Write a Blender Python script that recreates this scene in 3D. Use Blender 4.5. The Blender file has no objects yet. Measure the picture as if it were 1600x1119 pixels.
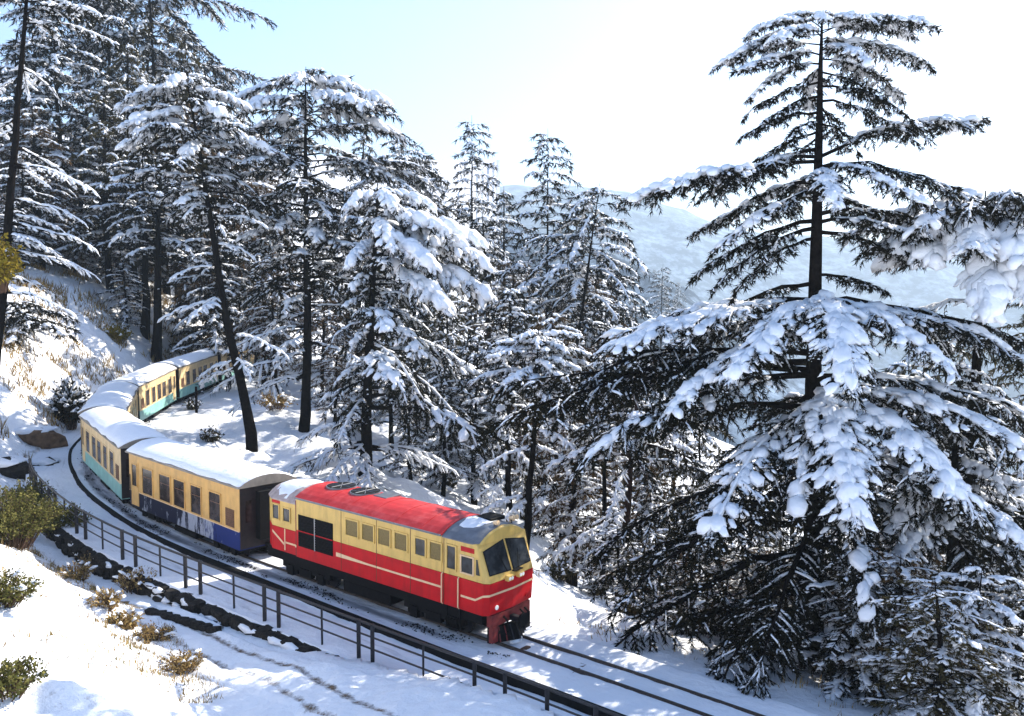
import bpy, math, random
import numpy as np
from mathutils import Vector, Matrix
random.seed(7)
RNG = np.random.default_rng(11)
SC = bpy.context.scene
COL = SC.collection

# ---------------------------------------------------------------- camera, sky, sun, exposure
F_PX, CAM_H, HOR = 1392.4, 10.12, 451.6          # focal length in photo pixels, eye height, horizon row
PITCH = math.atan((559.5 - HOR) / F_PX)
cam_d = bpy.data.cameras.new('camera'); cam = bpy.data.objects.new('camera', cam_d); COL.objects.link(cam)
cam_d.sensor_width = 36.0; cam_d.lens = 36.0 * F_PX / 1600.0
cam.location = (0, 0, CAM_H); cam.rotation_euler = (math.pi / 2 - PITCH, 0, 0)
cam_d.clip_start = 0.1; cam_d.clip_end = 9000
SC.camera = cam

SUN_AZ, SUN_EL = math.radians(52), math.radians(33)      # azimuth clockwise from +Y (the view direction)
world = bpy.data.worlds.new('World'); SC.world = world; world.use_nodes = True
wn = world.node_tree.nodes; wl = world.node_tree.links
for n in list(wn): wn.remove(n)
sky = wn.new('ShaderNodeTexSky'); sky.sky_type = 'NISHITA'; sky.sun_disc = False
sky.sun_elevation = SUN_EL; sky.sun_rotation = SUN_AZ; sky.altitude = 1200; sky.air_density = 1.0; sky.dust_density = 4.0; sky.ozone_density = 4.5
bg = wn.new('ShaderNodeBackground'); bg.inputs['Strength'].default_value = 0.13
wo = wn.new('ShaderNodeOutputWorld')
wl.new(sky.outputs[0], bg.inputs[0]); wl.new(bg.outputs[0], wo.inputs[0])

sun_d = bpy.data.lights.new('sun', 'SUN'); sun_d.energy = 4.6; sun_d.angle = math.radians(0.5); sun_d.color = (1.0, 0.93, 0.82)
sun = bpy.data.objects.new('sun', sun_d); COL.objects.link(sun)
sv = Vector((math.sin(SUN_AZ) * math.cos(SUN_EL), math.cos(SUN_AZ) * math.cos(SUN_EL), math.sin(SUN_EL)))
sun.rotation_euler = sv.to_track_quat('Z', 'Y').to_euler(); sun.location = sv * 60
SC.view_settings.view_transform = 'Standard'; SC.view_settings.look = 'None'
SC.view_settings.exposure = 1.42; SC.view_settings.gamma = 1.0; SC.view_settings.use_curve_mapping = False
SC.render.film_transparent = False

# ---------------------------------------------------------------- materials
def new_mat(name):
    m = bpy.data.materials.new(name); m.use_nodes = True
    nt = m.node_tree; b = nt.nodes['Principled BSDF']
    return m, nt, b

def N(nt, typ, **kw):
    n = nt.nodes.new(typ)
    for k, v in kw.items():
        if k.startswith('i_'): n.inputs[k[2:].replace('_', ' ')].default_value = v
        else: setattr(n, k, v)
    return n

def simple(name, col, rough=0.6, metal=0.0, var=0.25, scale=6.0, spec=0.4, bump=0.0, bscale=40, dirt=None, dirt_amt=0.0, streak=False):
    """plain colour broken by noise: a darker/lighter tone and optional worn patches"""
    m, nt, b = new_mat(name)
    tc = N(nt, 'ShaderNodeTexCoord')
    nz = N(nt, 'ShaderNodeTexNoise'); nz.inputs['Scale'].default_value = scale; nz.inputs['Detail'].default_value = 6
    nt.links.new(tc.outputs['Object'], nz.inputs['Vector'])
    rp = N(nt, 'ShaderNodeValToRGB')
    rp.color_ramp.elements[0].position = 0.3; rp.color_ramp.elements[1].position = 0.72
    rp.color_ramp.elements[0].color = tuple(c * (1 - var) for c in col) + (1,)
    rp.color_ramp.elements[1].color = tuple(min(1, c * (1 + var * 0.6)) for c in col) + (1,)
    nt.links.new(nz.outputs['Fac'], rp.inputs[0])
    out = rp.outputs[0]
    if dirt is not None:
        n2 = N(nt, 'ShaderNodeTexNoise'); n2.inputs['Scale'].default_value = scale * 0.5; n2.inputs['Detail'].default_value = 10; n2.inputs['Roughness'].default_value = 0.7
        if streak:
            ms = N(nt, 'ShaderNodeMapping'); ms.inputs['Scale'].default_value = (4.5, 4.5, 0.7); nt.links.new(tc.outputs['Object'], ms.inputs[0]); nt.links.new(ms.outputs[0], n2.inputs['Vector'])
        else: nt.links.new(tc.outputs['Object'], n2.inputs['Vector'])
        r2 = N(nt, 'ShaderNodeValToRGB'); r2.color_ramp.elements[0].position = 0.5; r2.color_ramp.elements[1].position = 0.75
        r2.color_ramp.elements[0].color = (0, 0, 0, 1); r2.color_ramp.elements[1].color = (dirt_amt,) * 3 + (1,)
        nt.links.new(n2.outputs['Fac'], r2.inputs[0])
        mx = N(nt, 'ShaderNodeMixRGB'); mx.inputs[2].default_value = dirt + (1,)
        nt.links.new(r2.outputs[0], mx.inputs[0]); nt.links.new(out, mx.inputs[1]); out = mx.outputs[0]
    nt.links.new(out, b.inputs['Base Color'])
    b.inputs['Roughness'].default_value = rough; b.inputs['Metallic'].default_value = metal
    b.inputs['Specular IOR Level'].default_value = spec
    if bump:
        n3 = N(nt, 'ShaderNodeTexNoise'); n3.inputs['Scale'].default_value = bscale; n3.inputs['Detail'].default_value = 5
        nt.links.new(tc.outputs['Object'], n3.inputs['Vector'])
        bp = N(nt, 'ShaderNodeBump'); bp.inputs['Strength'].default_value = bump; bp.inputs['Distance'].default_value = 0.05
        nt.links.new(n3.outputs['Fac'], bp.inputs['Height']); nt.links.new(bp.outputs[0], b.inputs['Normal'])
    return m

M = {}
M['yellow'] = simple('cream_yellow_paint', (0.66, 0.43, 0.115), 0.45, var=0.12, scale=2.5, dirt=(0.22, 0.13, 0.05), dirt_amt=0.45, streak=True)
M['red'] = simple('red_paint', (0.50, 0.005, 0.009), 0.45, var=0.18, scale=2.5, spec=0.2, dirt=(0.13, 0.012, 0.012), dirt_amt=0.4, streak=True)
M['redroof'] = simple('red_roof_paint', (0.50, 0.030, 0.03), 0.5, var=0.2, scale=3, spec=0.25, dirt=(0.55, 0.2, 0.19), dirt_amt=0.4)  # red broken by paler pink noise patches
M['cream'] = simple('cream_stripe_paint', (0.75, 0.52, 0.30), 0.5, var=0.1)
M['greyroof'] = simple('grey_roof_paint', (0.13, 0.14, 0.16), 0.4, var=0.3, scale=4)
M['paleroof'] = simple('dusty_pink_roof', (0.42, 0.33, 0.30), 0.6, var=0.3, scale=5)
M['black'] = simple('sooty_black_metal', (0.006, 0.006, 0.0065), 0.85, var=0.4, scale=8, spec=0.15)
M['iron'] = simple('dark_iron', (0.02, 0.02, 0.024), 0.5, metal=0.3, var=0.4)
M['rust'] = simple('rusty_rail_steel', (0.035, 0.025, 0.02), 0.6, metal=0.2, var=0.5, scale=15)
M['darkred'] = simple('grimy_dark_red', (0.20, 0.02, 0.018), 0.6, var=0.5, scale=6, dirt=(0.02, 0.015, 0.012), dirt_amt=0.8)
M['coachcream'] = simple('ochre_coach_paint', (0.62, 0.36, 0.11), 0.5, var=0.15, scale=3, dirt=(0.25, 0.14, 0.06), dirt_amt=0.4, streak=True)
M['coachpale'] = simple('pale_cream_coach_paint', (0.68, 0.50, 0.26), 0.5, var=0.15, scale=3, dirt=(0.3, 0.16, 0.07), dirt_amt=0.45, streak=True)
M['teal'] = simple('teal_coach_paint', (0.20, 0.42, 0.38), 0.5, var=0.2, scale=2.5, dirt=(0.4, 0.5, 0.46), dirt_amt=0.5, streak=True)
M['coachroof'] = simple('grey_coach_roof', (0.22, 0.19, 0.16), 0.6, var=0.3, scale=3)
M['coachend'] = simple('shaded_end_panel', (0.022, 0.014, 0.014), 0.6, var=0.4)  # shade on the coach ends put into the colour as near-black brown
M['olive'] = simple('olive_window_blind', (0.17, 0.115, 0.028), 0.45, var=0.3, scale=20)
M['louvre'] = simple('brown_louvre_wood', (0.13, 0.06, 0.03), 0.6, var=0.3, scale=12)
M['bark'] = simple('dark_cedar_bark', (0.010, 0.008, 0.007), 1.0, var=0.6, scale=7, spec=0.0, bump=0.6, bscale=14)
M['redbark'] = simple('red_brown_bark', (0.03, 0.014, 0.010), 0.95, var=0.6, scale=6, spec=0.1, bump=0.6, bscale=14)
M['stone'] = simple('dark_wall_stone', (0.026, 0.023, 0.02), 0.9, var=0.7, scale=5, spec=0.15, bump=0.5, bscale=9)
M['rock'] = simple('brown_earthy_rock', (0.16, 0.095, 0.055), 0.9, var=0.5, scale=3, spec=0.2, bump=0.6, bscale=5)
M['grey'] = simple('grey_metal', (0.3, 0.3, 0.3), 0.4, metal=0.4, var=0.2)
M['coat'] = simple('dark_coat_cloth', (0.018, 0.018, 0.022), 0.9, var=0.3)
M['skin'] = simple('skin', (0.38, 0.22, 0.15), 0.6, var=0.1)
M['straw'] = simple('dry_straw_grass', (0.30, 0.21, 0.075), 0.8, var=0.5, scale=3)
M['twig'] = simple('brown_twigs', (0.085, 0.045, 0.025), 0.8, var=0.5, scale=4)

def leaf_mat(name, c0, c1):
    m, nt, b = new_mat(name)
    g = N(nt, 'ShaderNodeNewGeometry')
    rp = N(nt, 'ShaderNodeValToRGB'); rp.color_ramp.elements[0].color = c0 + (1,); rp.color_ramp.elements[1].color = c1 + (1,)
    nt.links.new(g.outputs['Random Per Island'], rp.inputs[0])
    nt.links.new(rp.outputs[0], b.inputs['Base Color'])
    b.inputs['Roughness'].default_value = 0.9; b.inputs['Specular IOR Level'].default_value = 0.02
    tr = N(nt, 'ShaderNodeBsdfTranslucent'); nt.links.new(rp.outputs[0], tr.inputs[0])
    mx = N(nt, 'ShaderNodeMixShader'); mx.inputs[0].default_value = 0.18
    o = nt.nodes['Material Output']
    nt.links.new(b.outputs[0], mx.inputs[1]); nt.links.new(tr.outputs[0], mx.inputs[2]); nt.links.new(mx.outputs[0], o.inputs[0])
    return m
M['needle'] = leaf_mat('cedar_needles', (0.005, 0.006, 0.004), (0.024, 0.021, 0.011))
M['needle_brown'] = leaf_mat('rusty_brown_needles', (0.03, 0.02, 0.009), (0.13, 0.078, 0.035))
M['needle_olive'] = leaf_mat('olive_cedar_needles', (0.018, 0.018, 0.008), (0.095, 0.075, 0.032))  # olive, with the pale end lifted to put sunlit bits into the colour
M['leafgreen'] = leaf_mat('green_bush_leaves', (0.045, 0.05, 0.014), (0.21, 0.19, 0.06))
M['leafgold'] = leaf_mat('golden_green_leaves', (0.10, 0.085, 0.01), (0.26, 0.19, 0.03))
M['drygrass'] = leaf_mat('dry_grass_blades', (0.12, 0.07, 0.03), (0.42, 0.30, 0.12))

def snow_mat(name, ground=False):
    m, nt, b = new_mat(name)
    b.inputs['Roughness'].default_value = 0.75; b.inputs['Specular IOR Level'].default_value = 0.2
    tc = N(nt, 'ShaderNodeTexCoord')
    bp = N(nt, 'ShaderNodeBump'); bp.inputs['Strength'].default_value = 0.9 if ground else 0.4; bp.inputs['Distance'].default_value = 0.12
    n1 = N(nt, 'ShaderNodeTexNoise'); n1.inputs['Scale'].default_value = 3.2; n1.inputs['Detail'].default_value = 8; n1.inputs['Roughness'].default_value = 0.6
    nt.links.new(tc.outputs['Object'], n1.inputs['Vector']); nt.links.new(n1.outputs['Fac'], bp.inputs['Height']); nt.links.new(bp.outputs[0], b.inputs['Normal'])
    rp = N(nt, 'ShaderNodeValToRGB')
    rp.color_ramp.elements[0].color = (0.74, 0.76, 0.80, 1); rp.color_ramp.elements[1].color = (0.86, 0.87, 0.89, 1)
    nt.links.new(n1.outputs['Fac'], rp.inputs[0])
    out = rp.outputs[0]
    if ground:
        at = N(nt, 'ShaderNodeAttribute'); at.attribute_name = 'bare'      # where earth and dead leaves show through the snow
        n2 = N(nt, 'ShaderNodeTexNoise'); n2.inputs['Scale'].default_value = 2.6; n2.inputs['Detail'].default_value = 12; n2.inputs['Roughness'].default_value = 0.8
        nt.links.new(tc.outputs['Object'], n2.inputs['Vector'])
        ad = N(nt, 'ShaderNodeMath', operation='ADD'); nt.links.new(at.outputs['Fac'], ad.inputs[0]); nt.links.new(n2.outputs['Fac'], ad.inputs[1])
        r2 = N(nt, 'ShaderNodeValToRGB'); r2.color_ramp.elements[0].position = 0.80; r2.color_ramp.elements[1].position = 1.0
        nt.links.new(ad.outputs[0], r2.inputs[0])
        n3 = N(nt, 'ShaderNodeTexNoise'); n3.inputs['Scale'].default_value = 7; n3.inputs['Detail'].default_value = 6
        nt.links.new(tc.outputs['Object'], n3.inputs['Vector'])
        r3 = N(nt, 'ShaderNodeValToRGB'); r3.color_ramp.elements[0].position = 0.3; r3.color_ramp.elements[1].position = 0.7
        r3.color_ramp.elements[0].color = (0.035, 0.028, 0.02, 1); r3.color_ramp.elements[1].color = (0.20, 0.13, 0.075, 1)
        nt.links.new(n3.outputs['Fac'], r3.inputs[0])
        mx = N(nt, 'ShaderNodeMixRGB'); nt.links.new(r2.outputs[0], mx.inputs[0]); nt.links.new(out, mx.inputs[1]); nt.links.new(r3.outputs[0], mx.inputs[2])
        out = mx.outputs[0]
    nt.links.new(out, b.inputs['Base Color'])
    return m
M['snow'] = snow_mat('snow')
M['snowground'] = snow_mat('snow_ground', True)

def bed_mat():
    """trodden, sooty snow of the track bed: uv = (metres along the line, metres across)"""
    m, nt, b = new_mat('track_bed_snow')
    b.inputs['Roughness'].default_value = 0.8; b.inputs['Specular IOR Level'].default_value = 0.15
    uv = N(nt, 'ShaderNodeUVMap')
    mp = N(nt, 'ShaderNodeMapping'); mp.inputs['Scale'].default_value = (0.35, 2.2, 1)
    nt.links.new(uv.outputs[0], mp.inputs[0])
    n1 = N(nt, 'ShaderNodeTexNoise'); n1.inputs['Scale'].default_value = 1.0; n1.inputs['Detail'].default_value = 9; n1.inputs['Roughness'].default_value = 0.65
    nt.links.new(mp.outputs[0], n1.inputs['Vector'])
    at = N(nt, 'ShaderNodeAttribute'); at.attribute_name = 'bare'
    ad = N(nt, 'ShaderNodeMath', operation='ADD'); nt.links.new(at.outputs['Fac'], ad.inputs[0]); nt.links.new(n1.outputs['Fac'], ad.inputs[1])
    rp = N(nt, 'ShaderNodeValToRGB'); e = rp.color_ramp.elements
    e[0].position = 0.60; e[0].color = (0.76, 0.78, 0.82, 1); e[1].position = 1.12; e[1].color = (0.05, 0.048, 0.05, 1)
    k = rp.color_ramp.elements.new(0.85); k.color = (0.26, 0.26, 0.28, 1)
    mr = N(nt, 'ShaderNodeMath', operation='MULTIPLY'); mr.inputs[1].default_value = 0.87
    nt.links.new(ad.outputs[0], mr.inputs[0]); nt.links.new(mr.outputs[0], rp.inputs[0])
    e[0].position = 0.52; k.position = 0.74; e[-1].position = 0.98
    nt.links.new(rp.outputs[0], b.inputs['Base Color'])
    n2 = N(nt, 'ShaderNodeTexNoise'); n2.inputs['Scale'].default_value = 5; n2.inputs['Detail'].default_value = 7
    nt.links.new(uv.outputs[0], n2.inputs['Vector'])
    bp = N(nt, 'ShaderNodeBump'); bp.inputs['Strength'].default_value = 0.5; bp.inputs['Distance'].default_value = 0.08
    nt.links.new(n2.outputs['Fac'], bp.inputs['Height']); nt.links.new(bp.outputs[0], b.inputs['Normal'])
    return m
M['bed'] = bed_mat()

def glass(name, col=(0.012, 0.014, 0.016), rough=0.12):
    m, nt, b = new_mat(name)
    tc = N(nt, 'ShaderNodeTexCoord'); nz = N(nt, 'ShaderNodeTexNoise'); nz.inputs['Scale'].default_value = 2.6; nz.inputs['Detail'].default_value = 3
    nt.links.new(tc.outputs['Object'], nz.inputs['Vector'])
    rp = N(nt, 'ShaderNodeValToRGB'); rp.color_ramp.elements[0].position = 0.4; rp.color_ramp.elements[1].position = 0.75
    rp.color_ramp.elements[0].color = col + (1,); rp.color_ramp.elements[1].color = tuple(c * 4 + 0.01 for c in col) + (1,)
    nt.links.new(nz.outputs['Fac'], rp.inputs[0]); nt.links.new(rp.outputs[0], b.inputs['Base Color'])
    b.inputs['Roughness'].default_value = rough; b.inputs['Specular IOR Level'].default_value = 0.35
    return m
M['glass'] = glass('dark_window_glass'); M['coachglass'] = glass('coach_window_glass', (0.02, 0.014, 0.012), 0.2)
m, nt, b = new_mat('headlamp_glass'); b.inputs['Base Color'].default_value = (0.9, 0.88, 0.8, 1); b.inputs['Roughness'].default_value = 0.15; M['lamp'] = m

def blue_band_mat():
    """blue coach side mottled by noise with darker and pale grey patches"""
    m, nt, b = new_mat('mottled_blue_paint')
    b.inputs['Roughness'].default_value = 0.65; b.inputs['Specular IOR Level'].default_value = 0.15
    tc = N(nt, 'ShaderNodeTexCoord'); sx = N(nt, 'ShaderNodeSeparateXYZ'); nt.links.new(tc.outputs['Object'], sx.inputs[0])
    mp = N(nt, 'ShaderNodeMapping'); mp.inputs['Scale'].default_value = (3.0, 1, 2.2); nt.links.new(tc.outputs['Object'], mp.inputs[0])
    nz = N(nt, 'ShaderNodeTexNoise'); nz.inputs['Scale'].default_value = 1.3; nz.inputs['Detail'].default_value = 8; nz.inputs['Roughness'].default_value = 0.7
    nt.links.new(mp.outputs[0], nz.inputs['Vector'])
    # x ramp: front mostly blue, then pale patches, then mostly dark
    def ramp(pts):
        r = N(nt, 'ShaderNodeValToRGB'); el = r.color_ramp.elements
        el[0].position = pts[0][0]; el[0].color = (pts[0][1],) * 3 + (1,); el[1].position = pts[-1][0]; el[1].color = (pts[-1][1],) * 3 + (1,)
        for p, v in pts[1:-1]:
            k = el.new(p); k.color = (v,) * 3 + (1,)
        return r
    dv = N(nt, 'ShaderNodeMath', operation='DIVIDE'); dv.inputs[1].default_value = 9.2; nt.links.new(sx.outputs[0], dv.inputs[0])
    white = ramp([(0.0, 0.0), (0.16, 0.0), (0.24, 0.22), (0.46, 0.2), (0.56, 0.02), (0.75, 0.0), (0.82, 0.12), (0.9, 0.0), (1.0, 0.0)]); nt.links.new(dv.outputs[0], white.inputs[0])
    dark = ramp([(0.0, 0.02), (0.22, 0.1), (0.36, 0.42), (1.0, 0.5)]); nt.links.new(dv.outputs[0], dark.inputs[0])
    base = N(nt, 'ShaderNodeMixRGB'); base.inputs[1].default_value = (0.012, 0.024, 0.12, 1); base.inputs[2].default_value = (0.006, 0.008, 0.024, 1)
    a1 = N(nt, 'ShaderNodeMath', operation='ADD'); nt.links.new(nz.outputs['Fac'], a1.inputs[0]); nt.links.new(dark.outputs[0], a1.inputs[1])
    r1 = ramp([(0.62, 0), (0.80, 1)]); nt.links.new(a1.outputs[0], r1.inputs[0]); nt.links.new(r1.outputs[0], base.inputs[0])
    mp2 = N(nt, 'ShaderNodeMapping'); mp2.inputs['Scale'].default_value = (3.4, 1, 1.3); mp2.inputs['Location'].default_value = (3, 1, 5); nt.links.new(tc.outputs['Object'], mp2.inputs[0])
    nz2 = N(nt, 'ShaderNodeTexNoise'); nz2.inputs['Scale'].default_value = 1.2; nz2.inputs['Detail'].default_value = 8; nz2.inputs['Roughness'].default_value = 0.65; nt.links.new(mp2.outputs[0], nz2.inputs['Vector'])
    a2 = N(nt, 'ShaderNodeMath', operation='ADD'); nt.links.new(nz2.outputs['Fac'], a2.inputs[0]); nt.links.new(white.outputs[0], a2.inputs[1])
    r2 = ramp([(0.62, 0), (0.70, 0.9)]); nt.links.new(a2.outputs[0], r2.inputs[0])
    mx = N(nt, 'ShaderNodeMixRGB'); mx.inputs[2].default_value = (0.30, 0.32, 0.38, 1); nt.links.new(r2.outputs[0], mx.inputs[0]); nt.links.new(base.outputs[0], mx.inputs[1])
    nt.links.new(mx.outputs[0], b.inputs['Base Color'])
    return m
M['blueband'] = blue_band_mat()

# ---------------------------------------------------------------- mesh helpers
def link(o, parent=None):
    COL.objects.link(o)
    if parent is not None: o.parent = parent
    return o

def tag(o, label=None, cat=None, group=None, kind=None):
    if label: o['label'] = label
    if cat: o['category'] = cat
    if group: o['group'] = group
    if kind: o['kind'] = kind
    return o

def empty(name, loc=(0, 0, 0), rot=(0, 0, 0)):
    o = bpy.data.objects.new(name, None); o.location = loc; o.rotation_euler = rot; o.empty_display_size = 0.3
    return link(o)

def mesh_np(name, V, T, Q, mat, smooth=False):
    """mesh from numpy arrays: V (n,3), T (m,3) triangles, Q (k,4) quads"""
    me = bpy.data.meshes.new(name)
    V = np.asarray(V, np.float32)
    T = np.asarray(T, np.int32).reshape(-1, 3); Q = np.asarray(Q, np.int32).reshape(-1, 4)
    me.vertices.add(len(V)); me.vertices.foreach_set('co', V.ravel())
    nl = T.size + Q.size; me.loops.add(nl)
    me.loops.foreach_set('vertex_index', np.concatenate([T.ravel(), Q.ravel()]))
    npoly = len(T) + len(Q); me.polygons.add(npoly)
    st = np.concatenate([np.arange(len(T)) * 3, T.size + np.arange(len(Q)) * 4]).astype(np.int32)
    me.polygons.foreach_set('loop_start', st)
    if smooth: me.polygons.foreach_set('use_smooth', np.ones(npoly, bool))
    me.materials.append(mat); me.update(calc_edges=True); me.validate()
    return me

class MB:
    """collects simple shapes, then links them as one mesh object"""
    def __init__(s): s.v = []; s.f = []
    def add(s, v, f):
        n = len(s.v); s.v += [tuple(map(float, p)) for p in v]; s.f += [[i + n for i in q] for q in f]; return s
    def box(s, x0, x1, y0, y1, z0, z1):
        v = [(x, y, z) for z in (z0, z1) for y in (y0, y1) for x in (x0, x1)]
        return s.add(v, [(0, 2, 3, 1), (4, 5, 7, 6), (0, 1, 5, 4), (2, 6, 7, 3), (0, 4, 6, 2), (1, 3, 7, 5)])
    def prism(s, poly, z0, z1, poly1=None):
        poly1 = poly1 or poly; n = len(poly)
        v = [(x, y, z0) for x, y in poly] + [(x, y, z1) for x, y in poly1]
        return s.add(v, [list(range(n))[::-1], list(range(n, 2 * n))] + [(i, (i + 1) % n, n + (i + 1) % n, n + i) for i in range(n)])
    def loft(s, rings, cap=True):
        n = len(rings[0]); v = [p for r in rings for p in r]; f = []
        for k in range(len(rings) - 1):
            for i in range(n): f.append((k * n + i, k * n + (i + 1) % n, (k + 1) * n + (i + 1) % n, (k + 1) * n + i))
        if cap: f.append(list(range(n))[::-1]); f.append([(len(rings) - 1) * n + i for i in range(n)])
        return s.add(v, f)
    def tube(s, pts, r, n=6, r1=None):
        pts = [Vector(p) for p in pts]; rings = []
        for i, p in enumerate(pts):
            t = (pts[min(i + 1, len(pts) - 1)] - pts[max(i - 1, 0)]).normalized()
            a = t.orthogonal().normalized() if abs(t.z) > 0.9 else Vector((0, 0, 1)).cross(t).normalized(); b_ = t.cross(a)
            rr = r if r1 is None else r + (r1 - r) * i / (len(pts) - 1)
            rings.append([p + a * rr * math.cos(2 * math.pi * k / n) + b_ * rr * math.sin(2 * math.pi * k / n) for k in range(n)])
        return s.loft(rings)
    def disc(s, c, axis, r, h, n=16):
        c = Vector(c); a = Vector(axis).normalized(); return s.tube([c - a * h / 2, c + a * h / 2], r, n)
    def slab(s, quad, n, th):
        """a quad (4 points) given thickness th along n"""
        n = Vector(n).normalized(); q = [Vector(p) for p in quad]
        v = q + [p + n * th for p in q]; k = len(q)
        return s.add(v, [list(range(k))[::-1], list(range(k, 2 * k))] + [(i, (i + 1) % k, k + (i + 1) % k, k + i) for i in range(k)])
    def build(s, name, mat, parent=None, bevel=0.0, smooth=False):
        me = bpy.data.meshes.new(name); me.from_pydata(s.v, [], s.f); me.materials.append(mat)
        import bmesh
        bm = bmesh.new(); bm.from_mesh(me); bmesh.ops.recalc_face_normals(bm, faces=bm.faces[:]); bm.to_mesh(me); bm.free()
        if smooth:
            for p in me.polygons: p.use_smooth = True
        o = bpy.data.objects.new(name, me); link(o, parent)
        if bevel:
            md = o.modifiers.new('bevel', 'BEVEL'); md.width = bevel; md.segments = 2; md.limit_method = 'ANGLE'; md.angle_limit = math.radians(35)
        return o

def copy_tree(o, parent=None):
    c = o.copy(); COL.objects.link(c)
    if parent is not None: c.parent = parent
    for ch in list(o.children): copy_tree(ch, c)
    return c

# value noise on arrays
def vnoise(x, y, seed=0):
    xi = np.floor(x).astype(np.int64); yi = np.floor(y).astype(np.int64); xf = x - xi; yf = y - yi
    u = xf * xf * (3 - 2 * xf); v = yf * yf * (3 - 2 * yf)
    def h(a, b):
        n = (a * 374761393 + b * 668265263 + seed * 1442695041) & 0x7fffffff
        n = ((n ^ (n >> 13)) * 1274126177) & 0x7fffffff
        return ((n ^ (n >> 16)) & 0xffff) / 65535.0
    return (h(xi, yi) * (1 - u) + h(xi + 1, yi) * u) * (1 - v) + (h(xi, yi + 1) * (1 - u) + h(xi + 1, yi + 1) * u) * v
def fbm(x, y, seed=0, oct=4):
    r = 0; a = 0.5; t = 0
    for k in range(oct):
        r = r + a * vnoise(x * 2 ** k, y * 2 ** k, seed + k); t += a; a *= 0.5
    return r / t

# ---------------------------------------------------------------- the line: plan curve, grade
_sk = [-10, 0, 12, 25, 38, 51, 64, 77]; _hk = [47.569, 51.763, 50.452, 37.702, 15.401, 1.565, -0.953, -3.47]
DS = 0.1
TS = np.arange(-60, 150, DS); _H = np.radians(np.interp(TS, _sk, _hk))
_i0 = int(round(60 / DS))
TX = np.cumsum(-np.sin(_H) * DS); TY = np.cumsum(np.cos(_H) * DS)
TX = TX + (-0.203 - TX[_i0]); TY = TY + (25.157 - TY[_i0])
def grade(s): return np.interp(s, [-60, 0, 20, 80, 150], [-0.6, 0.0, 0.30, 2.3, 4.5])
def track(s, off=0.0, z=0.0):
    """point on the line at arc length s, off metres towards the camera's side"""
    x = np.interp(s, TS, TX); y = np.interp(s, TS, TY); h = np.interp(s, TS, _H)
    return np.array([x - np.cos(h) * off, y - np.sin(h) * off, grade(s) + z])
_ss = TS[::4]; _sx = TX[::4]; _sy = TY[::4]; _sh = _H[::4]
def nearest(x, y):
    x = np.atleast_1d(np.asarray(x, float)).ravel(); y = np.atleast_1d(np.asarray(y, float)).ravel()
    s = np.empty_like(x); d = np.empty_like(x)
    for a in range(0, len(x), 8000):
        dx = x[a:a + 8000, None] - _sx; dy = y[a:a + 8000, None] - _sy
        i = np.argmin(dx * dx + dy * dy, 1); r = np.arange(len(i))
        along = dx[r, i] * -np.sin(_sh[i]) + dy[r, i] * np.cos(_sh[i])
        s[a:a + 8000] = _ss[i] + np.clip(along, -0.3, 0.3)
        dd = dx[r, i] * -np.cos(_sh[i]) + dy[r, i] * -np.sin(_sh[i])
        far = np.hypot(dx[r, i], dy[r, i])
        d[a:a + 8000] = np.where(np.abs(along) > 0.5, np.copysign(far, dd), dd)
    return s, d
KERB = lambda s: np.interp(s, [-10, 0, 6, 12, 22, 30, 36, 50], [2.05, 1.95, 1.72, 1.5, 1.42, 1.5, 1.9, 2.2])
def road_rel(s): return np.interp(s, [-8, -3, -2, 0, 2, 5, 10, 16, 26, 33, 38], [0.8, 0.66, 0.55, 0.28, 0.08, -0.28, -0.52, -0.75, -0.6, -0.25, 0.0])
def soft(e, w): return np.where(e > w, e - w / 2, np.where(e > 0, e * e / (2 * w), 0))
def terrain(x, y):
    sh = np.shape(x); x = np.asarray(x, float).ravel(); y = np.asarray(y, float).ravel()
    s, d = nearest(x, y); zt = grade(s)
    # camera's side: path below the wall, bank, hillside cutting
    zroad = zt + road_rel(s)
    p0 = np.interp(s, [-4, 0, 3, 6, 9, 13, 20, 28, 34, 38], [10.5, 8.5, 7.3, 6.4, 5.5, 4.6, 4.3, 4.0, 3.7, 3.2])
    k = np.interp(s, [0, 10, 20, 30, 40, 60, 90], [0.5, 0.66, 0.75, 0.85, 1.15, 1.1, 0.9])
    e = d - p0
    bank = k * soft(e, 1.2)
    hillw = np.clip((s - 30) / 10, 0, 1)
    hill = np.where(e > 8, k * 7.4 + 0.5 * (e - 8), bank); hill = np.where(e > 40, k * 7.4 + 16 + 0.2 * (e - 40), hill)
    near = np.minimum(bank, 8.0 - zroad + 0.03 * np.maximum(e, 0))
    n1 = fbm(x * 0.35, y * 0.35, 3) - 0.5; n2 = fbm(x * 1.4, y * 1.4, 9) - 0.5
    zl = zroad + near * (1 - hillw) + hill * hillw
    am = np.clip(e / 2.0, 0, 1)
    zl = zl + am * (n1 * 1.3 + n2 * 0.6 + (fbm(x * 2.6, y * 2.6, 13) - 0.5) * 0.34) + (1 - am) * (n2 * 0.16 + n1 * 0.12)
    # valley side
    q = -d
    qb = np.interp(s, [0, 8, 25], [4.5, 6.0, 12.0]); g = np.interp(s, [0, 25], [0.10, 0.05])
    fall = 0.42 * soft(q - qb, 2.0)
    fall = np.where(fall > 30, 30 + (fall - 30) * 0.5, fall); fall = np.minimum(fall, 75)
    zr = zt - 0.12 - g * np.maximum(q - 1.5, 0) - fall
    ar = np.clip((q - 1.7) / 3.0, 0, 1)
    zr = zr + ar * (n1 * 1.5 + n2 * 0.45) + np.clip((q - 15) / 20, 0, 1) * (fbm(x * 0.06, y * 0.06, 5) - 0.5) * 6
    z = np.where(d > 0, zl, zr)
    bed = (d > -1.45) & (d < 3.62)
    z = np.where(bed, np.minimum(z, zt - 0.45), z)
    return z.reshape(sh)
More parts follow.
